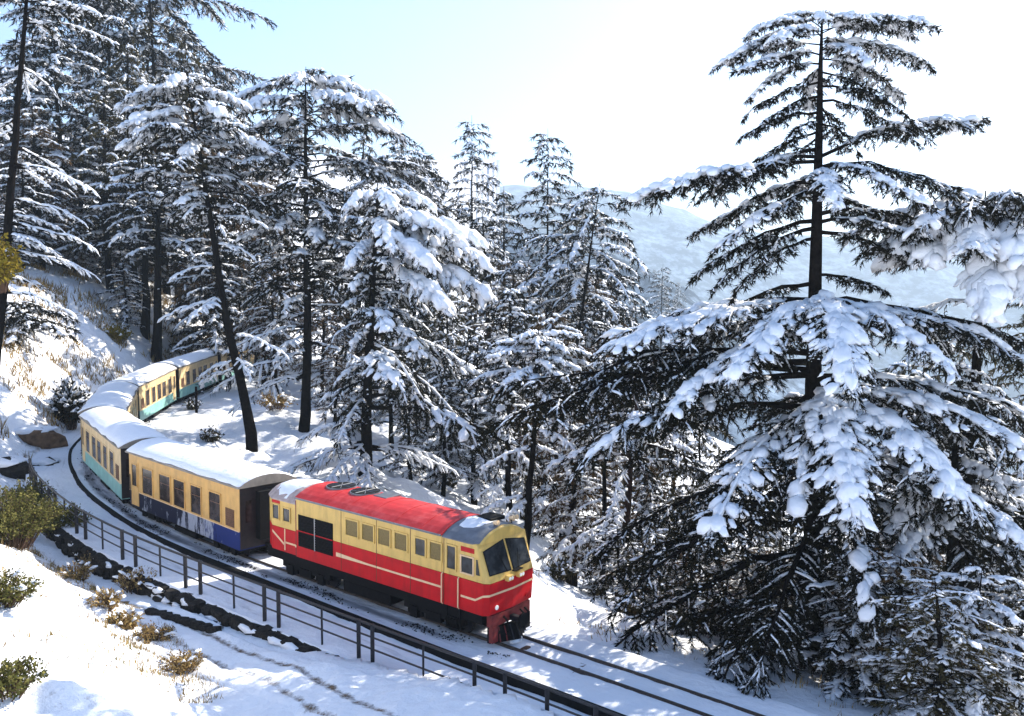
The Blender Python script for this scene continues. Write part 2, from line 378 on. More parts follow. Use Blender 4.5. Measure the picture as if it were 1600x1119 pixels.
def gz(x, y): return float(terrain(np.array([x]), np.array([y]))[0])

def ray(u, v):
    a = (u - 800) / F_PX; b_ = (559.5 - v) / F_PX
    return np.array([a, math.cos(PITCH) + b_ * math.sin(PITCH), -math.sin(PITCH) + b_ * math.cos(PITCH)])
def at(u, v, Y):
    r = ray(u, v); return np.array([0, 0, CAM_H]) + r * (Y / r[1])
def hit(u, v, y0=12, y1=250):
    """where the line of sight through photo pixel (u, v) meets the ground"""
    r = ray(u, v); Y = np.arange(y0, y1, 0.1); P = np.array([0, 0, CAM_H])[:, None] + r[:, None] * (Y / r[1])
    below = np.nonzero(P[2] < terrain(P[0], P[1]))[0]
    i = below[0] if len(below) else len(Y) - 1
    return P[:, i]

# ---------------------------------------------------------------- terrain, track bed
def axis(lo, a, b, hi, fine, grow=1.09):
    c = list(np.arange(a, b, fine)); st = fine; x = a; left = []
    while x > lo: st *= grow; x -= st; left.append(x)
    st = fine; x = c[-1]; right = []
    while x < hi: st *= grow; x += st; right.append(x)
    return np.array(left[::-1] + c + right)
gx = axis(-420, -38, 16, 480, 0.28); gy = axis(-60, 11, 74, 420, 0.28)
GX, GY = np.meshgrid(gx, gy)
GZ = terrain(GX, GY)
nx, ny = len(gx), len(gy)
idx = np.arange(nx * ny).reshape(ny, nx)
Q = np.stack([idx[:-1, :-1], idx[:-1, 1:], idx[1:, 1:], idx[1:, :-1]], -1).reshape(-1, 4)
me = mesh_np('ground', np.stack([GX, GY, GZ], -1).reshape(-1, 3), [], Q, M['snowground'], True)
sN, dN = nearest(GX, GY)
p0N = np.interp(sN, [-4, 0, 3, 6, 9, 13, 20, 28, 34, 38], [10.5, 8.5, 7.3, 6.4, 5.5, 4.6, 4.3, 4.0, 3.7, 3.2])
bare = np.full(len(sN), -0.02)
eN = dN - p0N
bare += np.where((dN > 0), 0.3 * np.exp(-((eN - 0.5) / 0.7) ** 2), 0) * np.clip((sN - 4) / 4, 0, 1)
bare += np.where((dN > 0) & (eN > 1.0), 0.24 * np.clip((sN - 30) / 10, 0, 1), 0)
bare += np.where((dN > 0) & (eN > 1.0) & (sN < 30), 0.27, 0)
bare += np.where((dN > 0) & (sN > 34) & (sN < 44) & (eN > 0) & (eN < 4), 0.06, 0)
bare += np.where((dN < -5), 0.12 + 0.14 * np.clip((10 - sN) / 10, 0, 1), 0) + np.where((dN < -2.2) & (sN < 12), 0.12, 0)
# wheel tracks along the path
for off, w, a in ((5.0, 0.42, 0.34), (5.85, 0.40, 0.33)):
    dc = off + 0.28 * np.maximum(0, 3 - sN) + 0.18 * np.sin(sN * 0.5)
    bare += a * np.exp(-((dN - dc) / w) ** 2) * ((dN > 0) & (sN < 12.5) & (sN > -9))
fa = me.attributes.new('bare', 'FLOAT', 'POINT'); fa.data.foreach_set('value', bare.astype(np.float32))
tag(link(bpy.data.objects.new('ground', me)), 'snow covered mountainside with earth showing through', kind='structure')

def strip(name, s0, s1, ds, offs, zf, mat, smooth=True, barefn=None):
    S = np.arange(s0, s1 + ds / 2, ds); D = np.array(offs)
    SS, DD = np.meshgrid(S, D, indexing='ij')
    x = np.interp(SS, TS, TX); y = np.interp(SS, TS, TY); h = np.interp(SS, TS, _H)
    X = x - np.cos(h) * DD; Y = y - np.sin(h) * DD; Z = grade(SS) + zf(SS, DD, X, Y)
    i = np.arange(SS.size).reshape(SS.shape)
    Q = np.stack([i[:-1, :-1], i[1:, :-1], i[1:, 1:], i[:-1, 1:]], -1).reshape(-1, 4)
    me = mesh_np(name, np.stack([X, Y, Z], -1).reshape(-1, 3), [], Q, mat, smooth)
    uv = me.uv_layers.new(name='UVMap'); li = np.empty(len(me.loops), np.int32); me.loops.foreach_get('vertex_index', li)
    uv.data.foreach_set('uv', np.stack([SS.ravel()[li], DD.ravel()[li]], -1).astype(np.float32).ravel())
    if barefn is not None:
        a = me.attributes.new('bare', 'FLOAT', 'POINT'); a.data.foreach_set('value', barefn(SS, DD).astype(np.float32).ravel())
    return link(bpy.data.objects.new(name, me))
def bed_z(S, D, X, Y):
    n = (fbm(X * 2.2, Y * 2.2, 21) - 0.5) * 0.09 + (fbm(X * 0.6, Y * 0.6, 22) - 0.5) * 0.06
    base = np.where(D > KERB(S), -0.10, 0.0) + n
    base = np.where(np.abs(np.abs(D) - 0.42) < 0.1, np.minimum(base, -0.005), base)
    up = np.clip((D - 3.0) / 0.7, 0, 1) * np.maximum(road_rel(S), 0); base = base + up
    base = np.where(D < -1.5, base - 0.55 * (-1.5 - D) / 0.35, base)
    base = np.where(D > 3.72, -1.4, base)
    return base
def bed_bare(S, D):
    b = 0.42 * np.exp(-((D - 1.0) / 0.26) ** 2) * np.clip((S + 1) / 3, 0, 1) + 0.14 * np.exp(-(D / 0.7) ** 2) * np.clip((S - 0.5), 0, 1)
    b += 0.10 * np.exp(-((np.abs(D) - 0.42) / 0.09) ** 2)
    return b - 0.04 + 0.08 * (D > 2)
strip('track_bed', -26, 120, 0.2, list(np.arange(-1.85, 3.7, 0.11)) + [3.715, 3.73, 3.735], bed_z, M['bed'], True, bed_bare)['kind'] = 'structure'

# the trodden path below the railing, with wheel marks
def path_z(S, D, X, Y):
    z = terrain(X, Y) - grade(S); e = np.clip(np.minimum(D - 4.2, 7.0 - D) / 0.35, 0, 1); e = e * np.clip((S + 9) / 1.5, 0, 1) * np.clip((13.5 - S) / 1.5, 0, 1)
    rut = sum(np.exp(-((D - path_c(S, o)) / .15) ** 2) for o in (4.95, 5.9))
    return z - 0.14 + 0.225 * e - 0.04 * rut + (fbm(X * 5, Y * 5, 41) - .5) * .06
def path_c(S, o): return o + 0.28 * np.maximum(0, 3 - S) + 0.18 * np.sin(S * 0.5)
def path_bare(S, D):
    return sum(a * np.exp(-((D - path_c(S, o)) / w) ** 2) for o, w, a in ((4.95, .19, .40), (5.9, .18, .38), (5.4, .5, .20))) - .04
strip('path', -9, 13.5, 0.09, np.arange(4.1, 7.1, 0.07), path_z, M['snowground'], True, path_bare)['kind'] = 'structure'
# rails
tr = empty('railway_track', tuple(track(0)))
tag(tr, 'narrow gauge railway line curving round the snowy hillside', 'railway track')
def swept(name, s0, s1, ds, prof, mat, parent=None, origin=(0, 0, 0)):
    """prof: closed list of (offset, z); offset may be a function of s"""
    S = np.arange(s0, s1 + ds / 2, ds); rings = []
    for s in S: rings.append([tuple(track(s, (o(s) if callable(o) else o), (z(s) if callable(z) else z)) - np.array(origin)) for o, z in prof])
    return MB().loft(rings).build(name, mat, parent)
o3 = tuple(track(0))
for c in (-0.42, 0.42):
    swept('rail', -24, 118, 0.8, [(c - 0.055, -0.10), (c + 0.055, -0.10), (c + 0.05, -0.02), (c + 0.027, 0.055), (c - 0.027, 0.055), (c - 0.05, -0.02)], M['rust'], tr, o3)
sl = None
for i in range(-34, 0):          # the sleepers ahead of the engine, only just showing in the snow
    s = i * 0.62 - 0.2
    p = track(s, 0, -0.005); h = float(np.interp(s, TS, _H))
    if sl is None:
        o = MB().box(-0.10, 0.10, -0.72, 0.72, -0.16, -0.028).build('sleeper', M['twig'], tr); sl = o
    else:
        o = sl.copy(); COL.objects.link(o)
    o.location = Vector(p - np.array(o3)); o.rotation_euler = (0, 0, h + math.pi / 2 + random.uniform(-.02, .02))
def ballast():
    rng = np.random.default_rng(77); n = 5200; s = rng.uniform(-1, 46, n); d = np.where(rng.random(n) < .7, rng.normal(1.0, .16, n), rng.normal(-.95, .2, n)); z = grade(s) + rng.uniform(-.01, .05, n)
    cl = fbm(s * .8, d * 3, 15); k = cl > .58; s, d, z = s[k], d[k], z[k]; n = len(s)
    x = np.interp(s, TS, TX); y = np.interp(s, TS, TY); h = np.interp(s, TS, _H); C = np.stack([x - np.cos(h) * d, y - np.sin(h) * d, z], -1); r = rng.uniform(.015, .04, n)
    base = np.array([[1, 0, 0], [-1, 0, 0], [0, 1, 0], [0, -1, 0], [0, 0, .8], [0, 0, -.8]]); V = C[:, None] + base[None] * r[:, None, None] * rng.uniform(.6, 1.3, (n, 6, 1)) + rng.normal(0, .006, (n, 6, 3))
    f = np.array([[0, 2, 4], [2, 1, 4], [1, 3, 4], [3, 0, 4], [2, 0, 5], [1, 2, 5], [3, 1, 5], [0, 3, 5]]); T = (np.arange(n)[:, None, None] * 6 + f[None]).reshape(-1, 3)
    tag(link(bpy.data.objects.new('ballast', mesh_np('ballast', V.reshape(-1, 3), T, [], M['stone']))), 'dark ballast stones showing through the trodden snow beside the rails', 'ballast', kind='stuff')
ballast()
kerb = swept('track_kerb', -24, 40, 0.6, [(lambda s: KERB(s) - 0.10, -0.3), (lambda s: KERB(s) + 0.10, -0.3), (lambda s: KERB(s) + 0.09, lambda s: float(np.interp(s, [-6, 4, 16], [.15, .10, .03]))), (lambda s: KERB(s) - 0.07, lambda s: float(np.interp(s, [-6, 4, 16], [.16, .11, .035])))], M['black'])
tag(kerb, 'low black kerb running along the track between rails and railing', 'kerb')

# ---------------------------------------------------------------- far hills, valley floor, haze
def hill_mesh(name, u_v, D, depth, base_z, amp, seed, label, nu=160, nv=60, fine=0.06):
    us = np.array([a for a, _ in u_v], float); vs = np.array([b_ for _, b_ in u_v], float)
    U = np.linspace(us[0], us[-1], nu); top = CAM_H + (HOR - np.interp(U, us, vs)) / F_PX * D
    W = np.linspace(0, 1.35, nv)
    UU, WW = np.meshgrid(U, W, indexing='ij'); TT = np.repeat(top[:, None], nv, 1)
    Y = D - depth * (1 - WW)
    X = (UU - 800) / F_PX * D
    Z = np.where(WW <= 1, base_z + (TT - base_z) * np.sin(WW * math.pi / 2) ** 1.1, TT - (WW - 1) * depth * 0.7)
    Z = Z + (fbm(X * fine, Y * fine, seed, 5) - 0.5) * amp * np.clip(1.3 - np.abs(WW - 0.6), 0.25, 1)
    i = np.arange(UU.size).reshape(UU.shape)
    Q = np.stack([i[:-1, :-1], i[1:, :-1], i[1:, 1:], i[:-1, 1:]], -1).reshape(-1, 4)
    me = mesh_np(name, np.stack([X, Y, Z], -1).reshape(-1, 3), [], Q, M['farhill'], True)
    return tag(link(bpy.data.objects.new(name, me)), label, kind='structure')
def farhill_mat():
    m, nt, b = new_mat('haze_blue_wooded_slope'); b.inputs['Roughness'].default_value = 0.9; b.inputs['Specular IOR Level'].default_value = 0.05
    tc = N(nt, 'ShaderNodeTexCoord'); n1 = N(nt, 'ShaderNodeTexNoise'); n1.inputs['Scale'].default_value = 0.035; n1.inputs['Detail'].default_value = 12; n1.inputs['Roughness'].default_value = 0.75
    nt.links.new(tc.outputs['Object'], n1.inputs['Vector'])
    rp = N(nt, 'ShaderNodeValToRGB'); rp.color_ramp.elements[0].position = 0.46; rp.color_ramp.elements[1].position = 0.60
    rp.color_ramp.elements[0].color = (0.035, 0.055, 0.08, 1); rp.color_ramp.elements[1].color = (0.22, 0.29, 0.38, 1)  # blue of the distance haze mixed into the wood and snow colours
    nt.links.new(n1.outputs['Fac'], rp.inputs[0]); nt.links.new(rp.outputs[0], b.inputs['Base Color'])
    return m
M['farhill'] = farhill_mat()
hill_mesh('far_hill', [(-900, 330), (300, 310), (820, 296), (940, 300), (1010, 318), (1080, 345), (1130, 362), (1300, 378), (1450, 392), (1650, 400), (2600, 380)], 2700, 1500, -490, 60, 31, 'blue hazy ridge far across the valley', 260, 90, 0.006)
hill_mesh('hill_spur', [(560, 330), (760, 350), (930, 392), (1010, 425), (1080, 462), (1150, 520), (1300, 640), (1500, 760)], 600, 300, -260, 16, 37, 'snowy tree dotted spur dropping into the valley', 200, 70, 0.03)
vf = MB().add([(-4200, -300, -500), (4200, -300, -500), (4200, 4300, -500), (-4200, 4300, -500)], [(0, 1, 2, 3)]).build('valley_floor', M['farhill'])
tag(vf, 'valley floor far below', kind='structure')
HAZE = 0.00032
m = bpy.data.materials.new('haze_air'); m.use_nodes = True; nt = m.node_tree
for n in list(nt.nodes): nt.nodes.remove(n)
pv = nt.nodes.new('ShaderNodeVolumePrincipled'); pv.inputs['Density'].default_value = HAZE; pv.inputs['Color'].default_value = (0.66, 0.83, 1.0, 1); pv.inputs['Anisotropy'].default_value = 0.2
om = nt.nodes.new('ShaderNodeOutputMaterial'); nt.links.new(pv.outputs[0], om.inputs['Volume'])
hz = MB().box(-4300, 4300, -320, 4400, -502, 420).build('haze', m); hz['kind'] = 'stuff'

# ---------------------------------------------------------------- trees
class Geo:
    def __init__(s): s.V = []; s.T = []; s.Q = []; s.n = 0
    def add(s, V, T=None, Q=None):
        V = np.asarray(V, float).reshape(-1, 3)
        if T is not None and len(T): s.T.append(np.asarray(T).reshape(-1, 3) + s.n)
        if Q is not None and len(Q): s.Q.append(np.asarray(Q).reshape(-1, 4) + s.n)
        s.V.append(V); s.n += len(V)
    def mesh(s, name, mat, smooth=False):
        V = np.concatenate(s.V) if s.V else np.zeros((0, 3)); T = np.concatenate(s.T) if s.T else []; Q = np.concatenate(s.Q) if s.Q else []
        return mesh_np(name, V, T, Q, mat, smooth)
    def obj(s, name, mat, parent, smooth=False):
        if not s.n: return None
        o = link(bpy.data.objects.new(name, s.mesh(name, mat, smooth)), parent)
        if name in ('snow_load', 'crown', 'needles', 'snow_cover', 'leaves', 'stems'): o['kind'] = 'stuff'
        return o

def tube_np(P, R, n=6):
    """swept tube along points P (k,3) with radii R (k,)"""
    P = np.asarray(P, float); k = len(P); T = np.gradient(P, axis=0); T /= np.linalg.norm(T, axis=1)[:, None] + 1e-9
    ref = np.where(np.abs(T[:, 2:3]) > 0.85, np.array([[1., 0, 0]]), np.array([[0, 0, 1.]]))
    A = np.cross(ref, T); A /= np.linalg.norm(A, axis=1)[:, None] + 1e-9; B = np.cross(T, A)
    th = np.arange(n) / n * 2 * math.pi
    V = P[:, None] + (A[:, None] * np.cos(th)[None, :, None] + B[:, None] * np.sin(th)[None, :, None]) * np.asarray(R)[:, None, None]
    i = np.arange(k * n).reshape(k, n); j = np.roll(i, -1, 1)
    Q = np.stack([i[:-1], j[:-1], j[1:], i[1:]], -1).reshape(-1, 4)
    return V.reshape(-1, 3), Q

def ribbons(O, D, L, droop, w, hgt, nv=4, v0=0.08, rng=RNG):
    """snow ridges lying on many twigs at once; O,D (k,3), L,droop,w,hgt (k,)"""
    k = len(O)
    if k == 0: return np.zeros((0, 3)), np.zeros((0, 4), int)
    v = np.linspace(v0, 1.0, nv)
    C = O[:, None] + D[:, None] * (L[:, None] * v)[..., None]; C[..., 2] -= (droop * L)[:, None] * v * v
    side = np.stack([-D[:, 1], D[:, 0], np.zeros(k)], -1); side /= np.linalg.norm(side, axis=1)[:, None] + 1e-9
    prof = np.array([0.55, 1.0, 0.95, 0.75, 0.25])[:nv] if nv == 5 else np.interp(np.linspace(0, 1, nv), [0, .3, .75, 1], [.5, 1, .85, .22])
    jit = rng.uniform(0.65, 1.3, (k, nv))
    ww = w[:, None] * prof * jit; hh = hgt[:, None] * prof * rng.uniform(0.6, 1.3, (k, nv))
    Lf = C - side[:, None] * ww[..., None]; Rt = C + side[:, None] * ww[..., None]; Tp = C.copy(); Tp[..., 2] += hh + 0.02
    Lf[..., 2] -= ww * 0.45 * rng.uniform(.4, 1.4, (k, nv)); Rt[..., 2] -= ww * 0.45 * rng.uniform(.4, 1.4, (k, nv))
    V = np.stack([Lf, Tp, Rt], 2).reshape(-1, 3)                       # (k,nv,3)
    b0 = (np.arange(k) * nv * 3)[:, None] + (np.arange(nv - 1) * 3)[None]
    qs = []
    for a, c in ((0, 1), (1, 2), (2, 0)): qs.append(np.stack([b0 + a, b0 + c, b0 + c + 3, b0 + a + 3], -1).reshape(-1, 4))
    return V, np.concatenate(qs)

def _blob():
    import bmesh
    bm = bmesh.new(); bmesh.ops.create_uvsphere(bm, u_segments=7, v_segments=4, radius=1.0); bmesh.ops.triangulate(bm, faces=bm.faces[:]); bm.verts.ensure_lookup_table()
    v = np.array([tuple(x.co) for x in bm.verts]); v[:, 2] = np.where(v[:, 2] < 0, v[:, 2] * .45, v[:, 2]); f = np.array([[x.index for x in q.verts] for q in bm.faces]); bm.free(); return v, f
BLOB, BLOBF = _blob()
def grow_limb(rng, p0, az, L, rise, droop, r0, nt, tl, bs, bpm, snow, pad, gw, gf, gs, bend=0.0, clear=0.18, foliage=1.0, hang=0.35, thick=1.0, sub=0):
    """one bough: wood into gw, needle sprays into gf, snow into gs"""
    u = np.linspace(0, 1, 8); a = az + bend * u
    step = np.stack([np.cos(a), np.sin(a)], -1) * (L / 7)
    xy = np.concatenate([[[0, 0]], np.cumsum(step[1:], 0)]); jz = np.concatenate([[0], rng.normal(0, 0.012 * L, 7)])
    P = np.column_stack([p0[0] + xy[:, 0], p0[1] + xy[:, 1], p0[2] + L * (rise * u - droop * u * u) + jz])
    gw.add(*[x for x in tube_np(P, r0 * (1 - 0.88 * u), 5)][:1], Q=tube_np(P, r0 * (1 - 0.88 * u), 5)[1])
    tang = np.gradient(P, axis=0); tang /= np.linalg.norm(tang, axis=1)[:, None]
    # twigs
    uu = clear + (1 - clear) * (np.arange(nt) + rng.random(nt)) / nt; uu = np.append(uu, 1.0)
    k = len(uu); side = np.where(np.arange(k) % 2 == 0, 1.0, -1.0)
    O = np.stack([np.interp(uu, u, P[:, i]) for i in range(3)], -1); T = np.stack([np.interp(uu, u, tang[:, i]) for i in range(3)], -1)
    Nn = np.stack([-T[:, 1], T[:, 0], np.zeros(k)], -1); Nn /= np.linalg.norm(Nn, axis=1)[:, None] + 1e-9
    ph = np.radians(rng.uniform(38, 78, k)) * np.where(uu > 0.93, 0.4, 1); ph[-1] = 0
    D = T * np.cos(ph)[:, None] + Nn * (np.sin(ph) * side)[:, None]; D[:, 2] += rng.normal(0, 0.10, k); D /= np.linalg.norm(D, axis=1)[:, None]
    lt = np.maximum(tl * L * (1.08 - 0.72 * uu) * rng.uniform(0.6, 1.25, k), bs * 1.2)
    grow = np.clip((uu - clear) / 0.22, 0.35, 1); lt = lt * grow
    dr = hang * rng.uniform(0.5, 1.6, k)
    if sub:
        k0 = k; ii = np.repeat(np.arange(k0), sub); vv0 = 0.15 + 0.75 * ((np.tile(np.arange(sub), k0) + rng.random(k0 * sub)) / sub); sd = np.where(np.arange(k0 * sub) % 2 == 0, 1.0, -1.0)
        O2 = O[ii] + D[ii] * (lt[ii] * vv0)[:, None]; O2[:, 2] -= dr[ii] * lt[ii] * vv0 * vv0
        T2 = D[ii].copy(); T2[:, 2] -= 2 * dr[ii] * vv0; T2 /= np.linalg.norm(T2, axis=1)[:, None]
        N2 = np.stack([-T2[:, 1], T2[:, 0], np.zeros(len(ii))], -1); N2 /= np.linalg.norm(N2, axis=1)[:, None] + 1e-9
        p2 = np.radians(rng.uniform(35, 65, len(ii))); D2 = T2 * np.cos(p2)[:, None] + N2 * (np.sin(p2) * sd)[:, None]; D2[:, 2] += rng.normal(-.03, .1, len(ii)); D2 /= np.linalg.norm(D2, axis=1)[:, None]
        O = np.concatenate([O, O2]); D = np.concatenate([D, D2]); lt = np.concatenate([lt, lt[ii] * (0.55 - 0.3 * vv0) * rng.uniform(.6, 1.2, len(ii))]); dr = np.concatenate([dr, dr[ii] * .8]); k = len(O)
    # twig wood
    v = np.linspace(0, 1, 3); W = O[:, None] + D[:, None] * (lt[:, None] * v)[..., None]; W[..., 2] -= (dr * lt)[:, None] * v * v
    off = np.array([[0, 0, 1], [0.87, 0, -.5], [-.87, 0, -.5]]) * max(0.008, r0 * 0.12)
    Vw = W[:, :, None] + off[None, None] * (1 - 0.7 * v)[None, :, None, None]
    i = np.arange(k * 9).reshape(k, 3, 3); j = np.roll(i, -1, 2)
    gw.add(Vw, Q=np.stack([i[:, :-1], j[:, :-1], j[:, 1:], i[:, 1:]], -1).reshape(-1, 4))
    # needle blades
    nb = rng.poisson(np.maximum(lt * bpm * foliage, 0.0)); tot = nb.sum()
    if tot:
        ix = np.repeat(np.arange(k), nb); vv = rng.random(tot) ** 0.8
        B = O[ix] + D[ix] * (lt[ix] * vv)[:, None]; B[:, 2] -= dr[ix] * lt[ix] * vv * vv
        tdir = D[ix].copy(); tdir[:, 2] -= 2 * dr[ix] * vv; tdir /= np.linalg.norm(tdir, axis=1)[:, None]
        lat = rng.normal(0, 1, (tot, 3)); lat[:, 2] *= 0.45; lat -= tdir * np.sum(lat * tdir, 1)[:, None]; lat /= np.linalg.norm(lat, axis=1)[:, None] + 1e-9
        bd = tdir * rng.uniform(0.4, 1.0, tot)[:, None] + lat * rng.uniform(0.25, 0.9, tot)[:, None]; bd[:, 2] -= rng.uniform(0.0, 0.45, tot)
        bd /= np.linalg.norm(bd, axis=1)[:, None]
        bl = bs * rng.uniform(0.5, 1.35, tot)
        wv = np.cross(bd, rng.normal(0, 1, (tot, 3))); wv /= np.linalg.norm(wv, axis=1)[:, None] + 1e-9
        wv *= (bl * rng.uniform(0.06, 0.125, tot))[:, None]
        V = np.stack([B - wv, B + wv, B + bd * bl[:, None]], 1).reshape(-1, 3)
        gf.add(V, T=np.arange(tot * 3).reshape(-1, 3))
        fl = rng.random(tot) < 0.07 * min(1.3, snow + .1)                   # crumbs of snow caught among the needles
        if fl.any():
            c = (B + bd * (bl * rng.uniform(.2, .9, tot))[:, None])[fl]; c[:, 2] += bl[fl] * .06; n_ = len(c); rr = bl[fl] * rng.uniform(.13, .34, n_); a0 = rng.uniform(0, 6.28, n_)
            ring = np.stack([np.stack([np.cos(a0 + q) * rr * rng.uniform(.7, 1.4, n_), np.sin(a0 + q) * rr * rng.uniform(.7, 1.4, n_), -rr * rng.uniform(0, .5, n_)], -1) for q in (0, 2.09, 4.19)], 1) + c[:, None]
            apx = c + np.stack([0 * rr, 0 * rr, rr * .6], -1); V = np.concatenate([ring, apx[:, None]], 1).reshape(-1, 3); b0 = np.arange(n_)[:, None] * 4
            gs.add(V, T=np.concatenate([b0 + [0, 1, 3], b0 + [1, 2, 3], b0 + [2, 0, 3], b0 + [0, 2, 1]]).reshape(-1, 3))
    # snow on twigs, on the bough, and a thick pad over the fan of twigs
    if snow > 0:
        sel = rng.random(k) < min(0.97, snow * 0.95) * np.where(np.arange(k) < nt + 1, 1.0, 0.55)
        w = bs * (0.17 + 0.30 * snow * rng.random(k)) * thick; Vs, Qs = ribbons(O[sel], D[sel], lt[sel] * rng.uniform(.65, 1.0, sel.sum()), dr[sel], w[sel], w[sel] * 0.75, rng=rng)
        gs.add(Vs, Q=Qs)
    if snow > 0.48:
        o2 = P[1:-1]; d2 = P[2:] - P[1:-1]; l2 = np.linalg.norm(d2, axis=1); d2 = d2 / l2[:, None]
        w2 = np.full(len(o2), max(r0 * 0.7, bs * 0.3)) * (0.7 + 0.5 * snow) * thick
        Vs, Qs = ribbons(o2 + [0, 0, r0 * .4], d2, l2 * 1.15, np.zeros(len(o2)), w2, w2 * 0.8, v0=-0.1, rng=rng); gs.add(Vs, Q=Qs)
    if pad > 0:
        # rounded clumps of snow heaped along the flat fan of twigs
        n_ = int(np.clip((26 + 15.0 * L) * pad * (1.0 if bs < 0.27 else 0.25), 10, 130)); uq = clear + (1 - clear) * rng.beta(1.5, 1.25, n_); jj = np.clip(rng.normal(0, 0.5, n_), -1, 1)
        C = np.stack([np.interp(uq, u, P[:, i]) for i in range(3)], -1); TT = np.stack([np.interp(uq, u, tang[:, i]) for i in range(3)], -1)
        S = np.stack([-TT[:, 1], TT[:, 0], np.zeros(n_)], -1); S /= np.linalg.norm(S, axis=1)[:, None] + 1e-9
        wid = tl * L * 0.85 * np.clip(1.1 - 0.75 * uq, .25, 1) * np.clip((uq - clear) / .2, .45, 1) * min(1.15, .5 + .5 * pad)
        C = C + S * (wid * jj)[:, None] + TT * (np.abs(jj) * wid * .6)[:, None]; C[:, 2] -= hang * wid * jj * jj * .9
        A = TT * (1 - .55 * np.abs(jj))[:, None] + S * (np.sign(jj) * np.abs(jj) * 1.1)[:, None]; A[:, 2] -= hang * 1.5 * np.abs(jj); A /= np.linalg.norm(A, axis=1)[:, None]
        Bx = np.cross(np.tile([0, 0, 1.], (n_, 1)), A); Bx /= np.linalg.norm(Bx, axis=1)[:, None] + 1e-9; Up = np.cross(A, Bx)
        sz = min(0.78, .24 + L / 10) * thick ** .55 * (1.0 if bs < .27 else 1.15); la = sz * rng.uniform(.14, .50, n_) * (1.15 - .5 * np.abs(jj)); lb_ = la * rng.uniform(.42, .80, n_); lc = lb_ * rng.uniform(.5, .85, n_) * np.clip(thick, .9, 1.6) * .8
        V = C[:, None] + A[:, None] * (la[:, None] * BLOB[None, :, 0])[..., None] + Bx[:, None] * (lb_[:, None] * BLOB[None, :, 1])[..., None] + Up[:, None] * (lc[:, None] * (BLOB[None, :, 2] + .08))[..., None]
        V = V + rng.normal(0, 1, V.shape) * (la * .085)[:, None, None]
        gs.add(V, T=(np.arange(n_)[:, None, None] * len(BLOB) + BLOBF[None]).reshape(-1, 3))

def make_tree(name, label, base, top, R, crown0, n_limbs, seed, cat='tree', group=None, style='cone', r_base=0.25, snow=0.6, pads=0.3, lod=1.0, tl=0.30, drp=0.35, rise=0.15, mat='needle', bias=None, foliage=1.0, bark='bark', bend=0.0, extra=(), single_limbs=False, bare_limbs=0, thick=1.0, hang=0.35, sub=0):
    """base, top: world points; R crown radius (m); crown0 fraction of height where the crown starts"""
    rng = np.random.default_rng(seed); base = np.asarray(base, float); top = np.asarray(top, float)
    H = top[2] - base[2]; lean = (top - base)[:2]
    root = empty(name, tuple(base)); tag(root, label, cat, group)
    nz = 14; t = np.linspace(-0.02, 1, nz); wob = np.cumsum(rng.normal(0, 0.004 * H, (nz, 2)), 0); wob -= wob[0]; wob *= (1 - t)[:, None]
    TP = np.column_stack([lean[0] * t + bend * np.sin(t * math.pi) + wob[:, 0], lean[1] * t + wob[:, 1], H * t])
    rad = r_base * ((1 - t) ** 0.8 * 0.92 + 0.05); rad[:2] *= 1.15
    def tp(q): return np.array([np.interp(q, t, TP[:, i]) for i in range(3)])
    gw = Geo(); gf = Geo(); gs = Geo()
    gw.add(*tube_np(TP, rad, 9)[:1], Q=tube_np(TP, rad, 9)[1])
    bs = 0.21 * lod; bpm = 64 / lod ** 1.45
    limbs = []
    for i in range(n_limbs):
        q = crown0 + (0.985 - crown0) * ((i + rng.random() * 0.8) / n_limbs) ** 0.92
        az = i * 2.39996 + rng.normal(0, 0.35); w = (q - crown0) / (1 - crown0)
        if style == 'cone': L = R * (0.12 + 0.88 * (1 - w) ** 0.85)
        elif style == 'flat': L = R * (0.50 + 0.5 * math.sin(math.pi * min(1, w * 0.95 + 0.1))) * (1 if w < .9 else .75)
        else: L = R * (0.18 + 0.82 * math.sqrt(max(0, 1 - (w * 1.02) ** 2)))
        L *= rng.uniform(0.5, 1.2)
        if bias is not None: L *= 1 + bias[1] * math.cos(az - bias[0])
        limbs.append(dict(q=q, az=az, L=max(L, 0.35), rise=rise * rng.uniform(0.4, 1.6) * (1 + w), droop=drp * rng.uniform(0.7, 1.3), pad=(1.0 if rng.random() < pads else 0), snow=snow * rng.uniform(0.6, 1.25), fol=foliage))
    for i in range(bare_limbs):
        q = crown0 * rng.uniform(0.35, 0.98)
        limbs.append(dict(q=q, az=rng.uniform(0, 6.28), L=R * rng.uniform(0.4, 0.9), rise=0.0, droop=0.3, pad=0, snow=0.75, fol=0.12))
    limbs += [dict(e) for e in extra]
    for lb in limbs:
        p0 = tp(lb['q']); L = lb['L']; r0 = max(0.015, min(0.02 * L + 0.006, 0.5 * np.interp(lb['q'], t, rad)))
        nt_ = int(np.clip(L * lb.get('nt', 8.0) / lod ** 0.7, 5, 44))
        if single_limbs: gw2, gf2, gs2 = Geo(), Geo(), Geo()
        else: gw2, gf2, gs2 = gw, gf, gs
        grow_limb(rng, p0, lb['az'], L, lb['rise'], lb['droop'], r0, nt_, lb.get('tl', tl), bs, bpm, lb['snow'], lb['pad'], gw2, gf2, gs2, lb.get('bend', rng.normal(0, 0.2)), lb.get('clear', 0.16), lb['fol'], lb.get('hang', hang), lb.get('thick', thick), sub)
        if single_limbs:
            b_ = gw2.obj('branch', M[bark], root); gf2.obj('needles', M[mat], b_); gs2.obj('snow_load', M['snow'], b_, True)
    gw.obj('trunk', M[bark], root, True)
    if not single_limbs:
        gf.obj('crown', M[mat], root); gs.obj('snow_load', M['snow'], root, True)
    return root

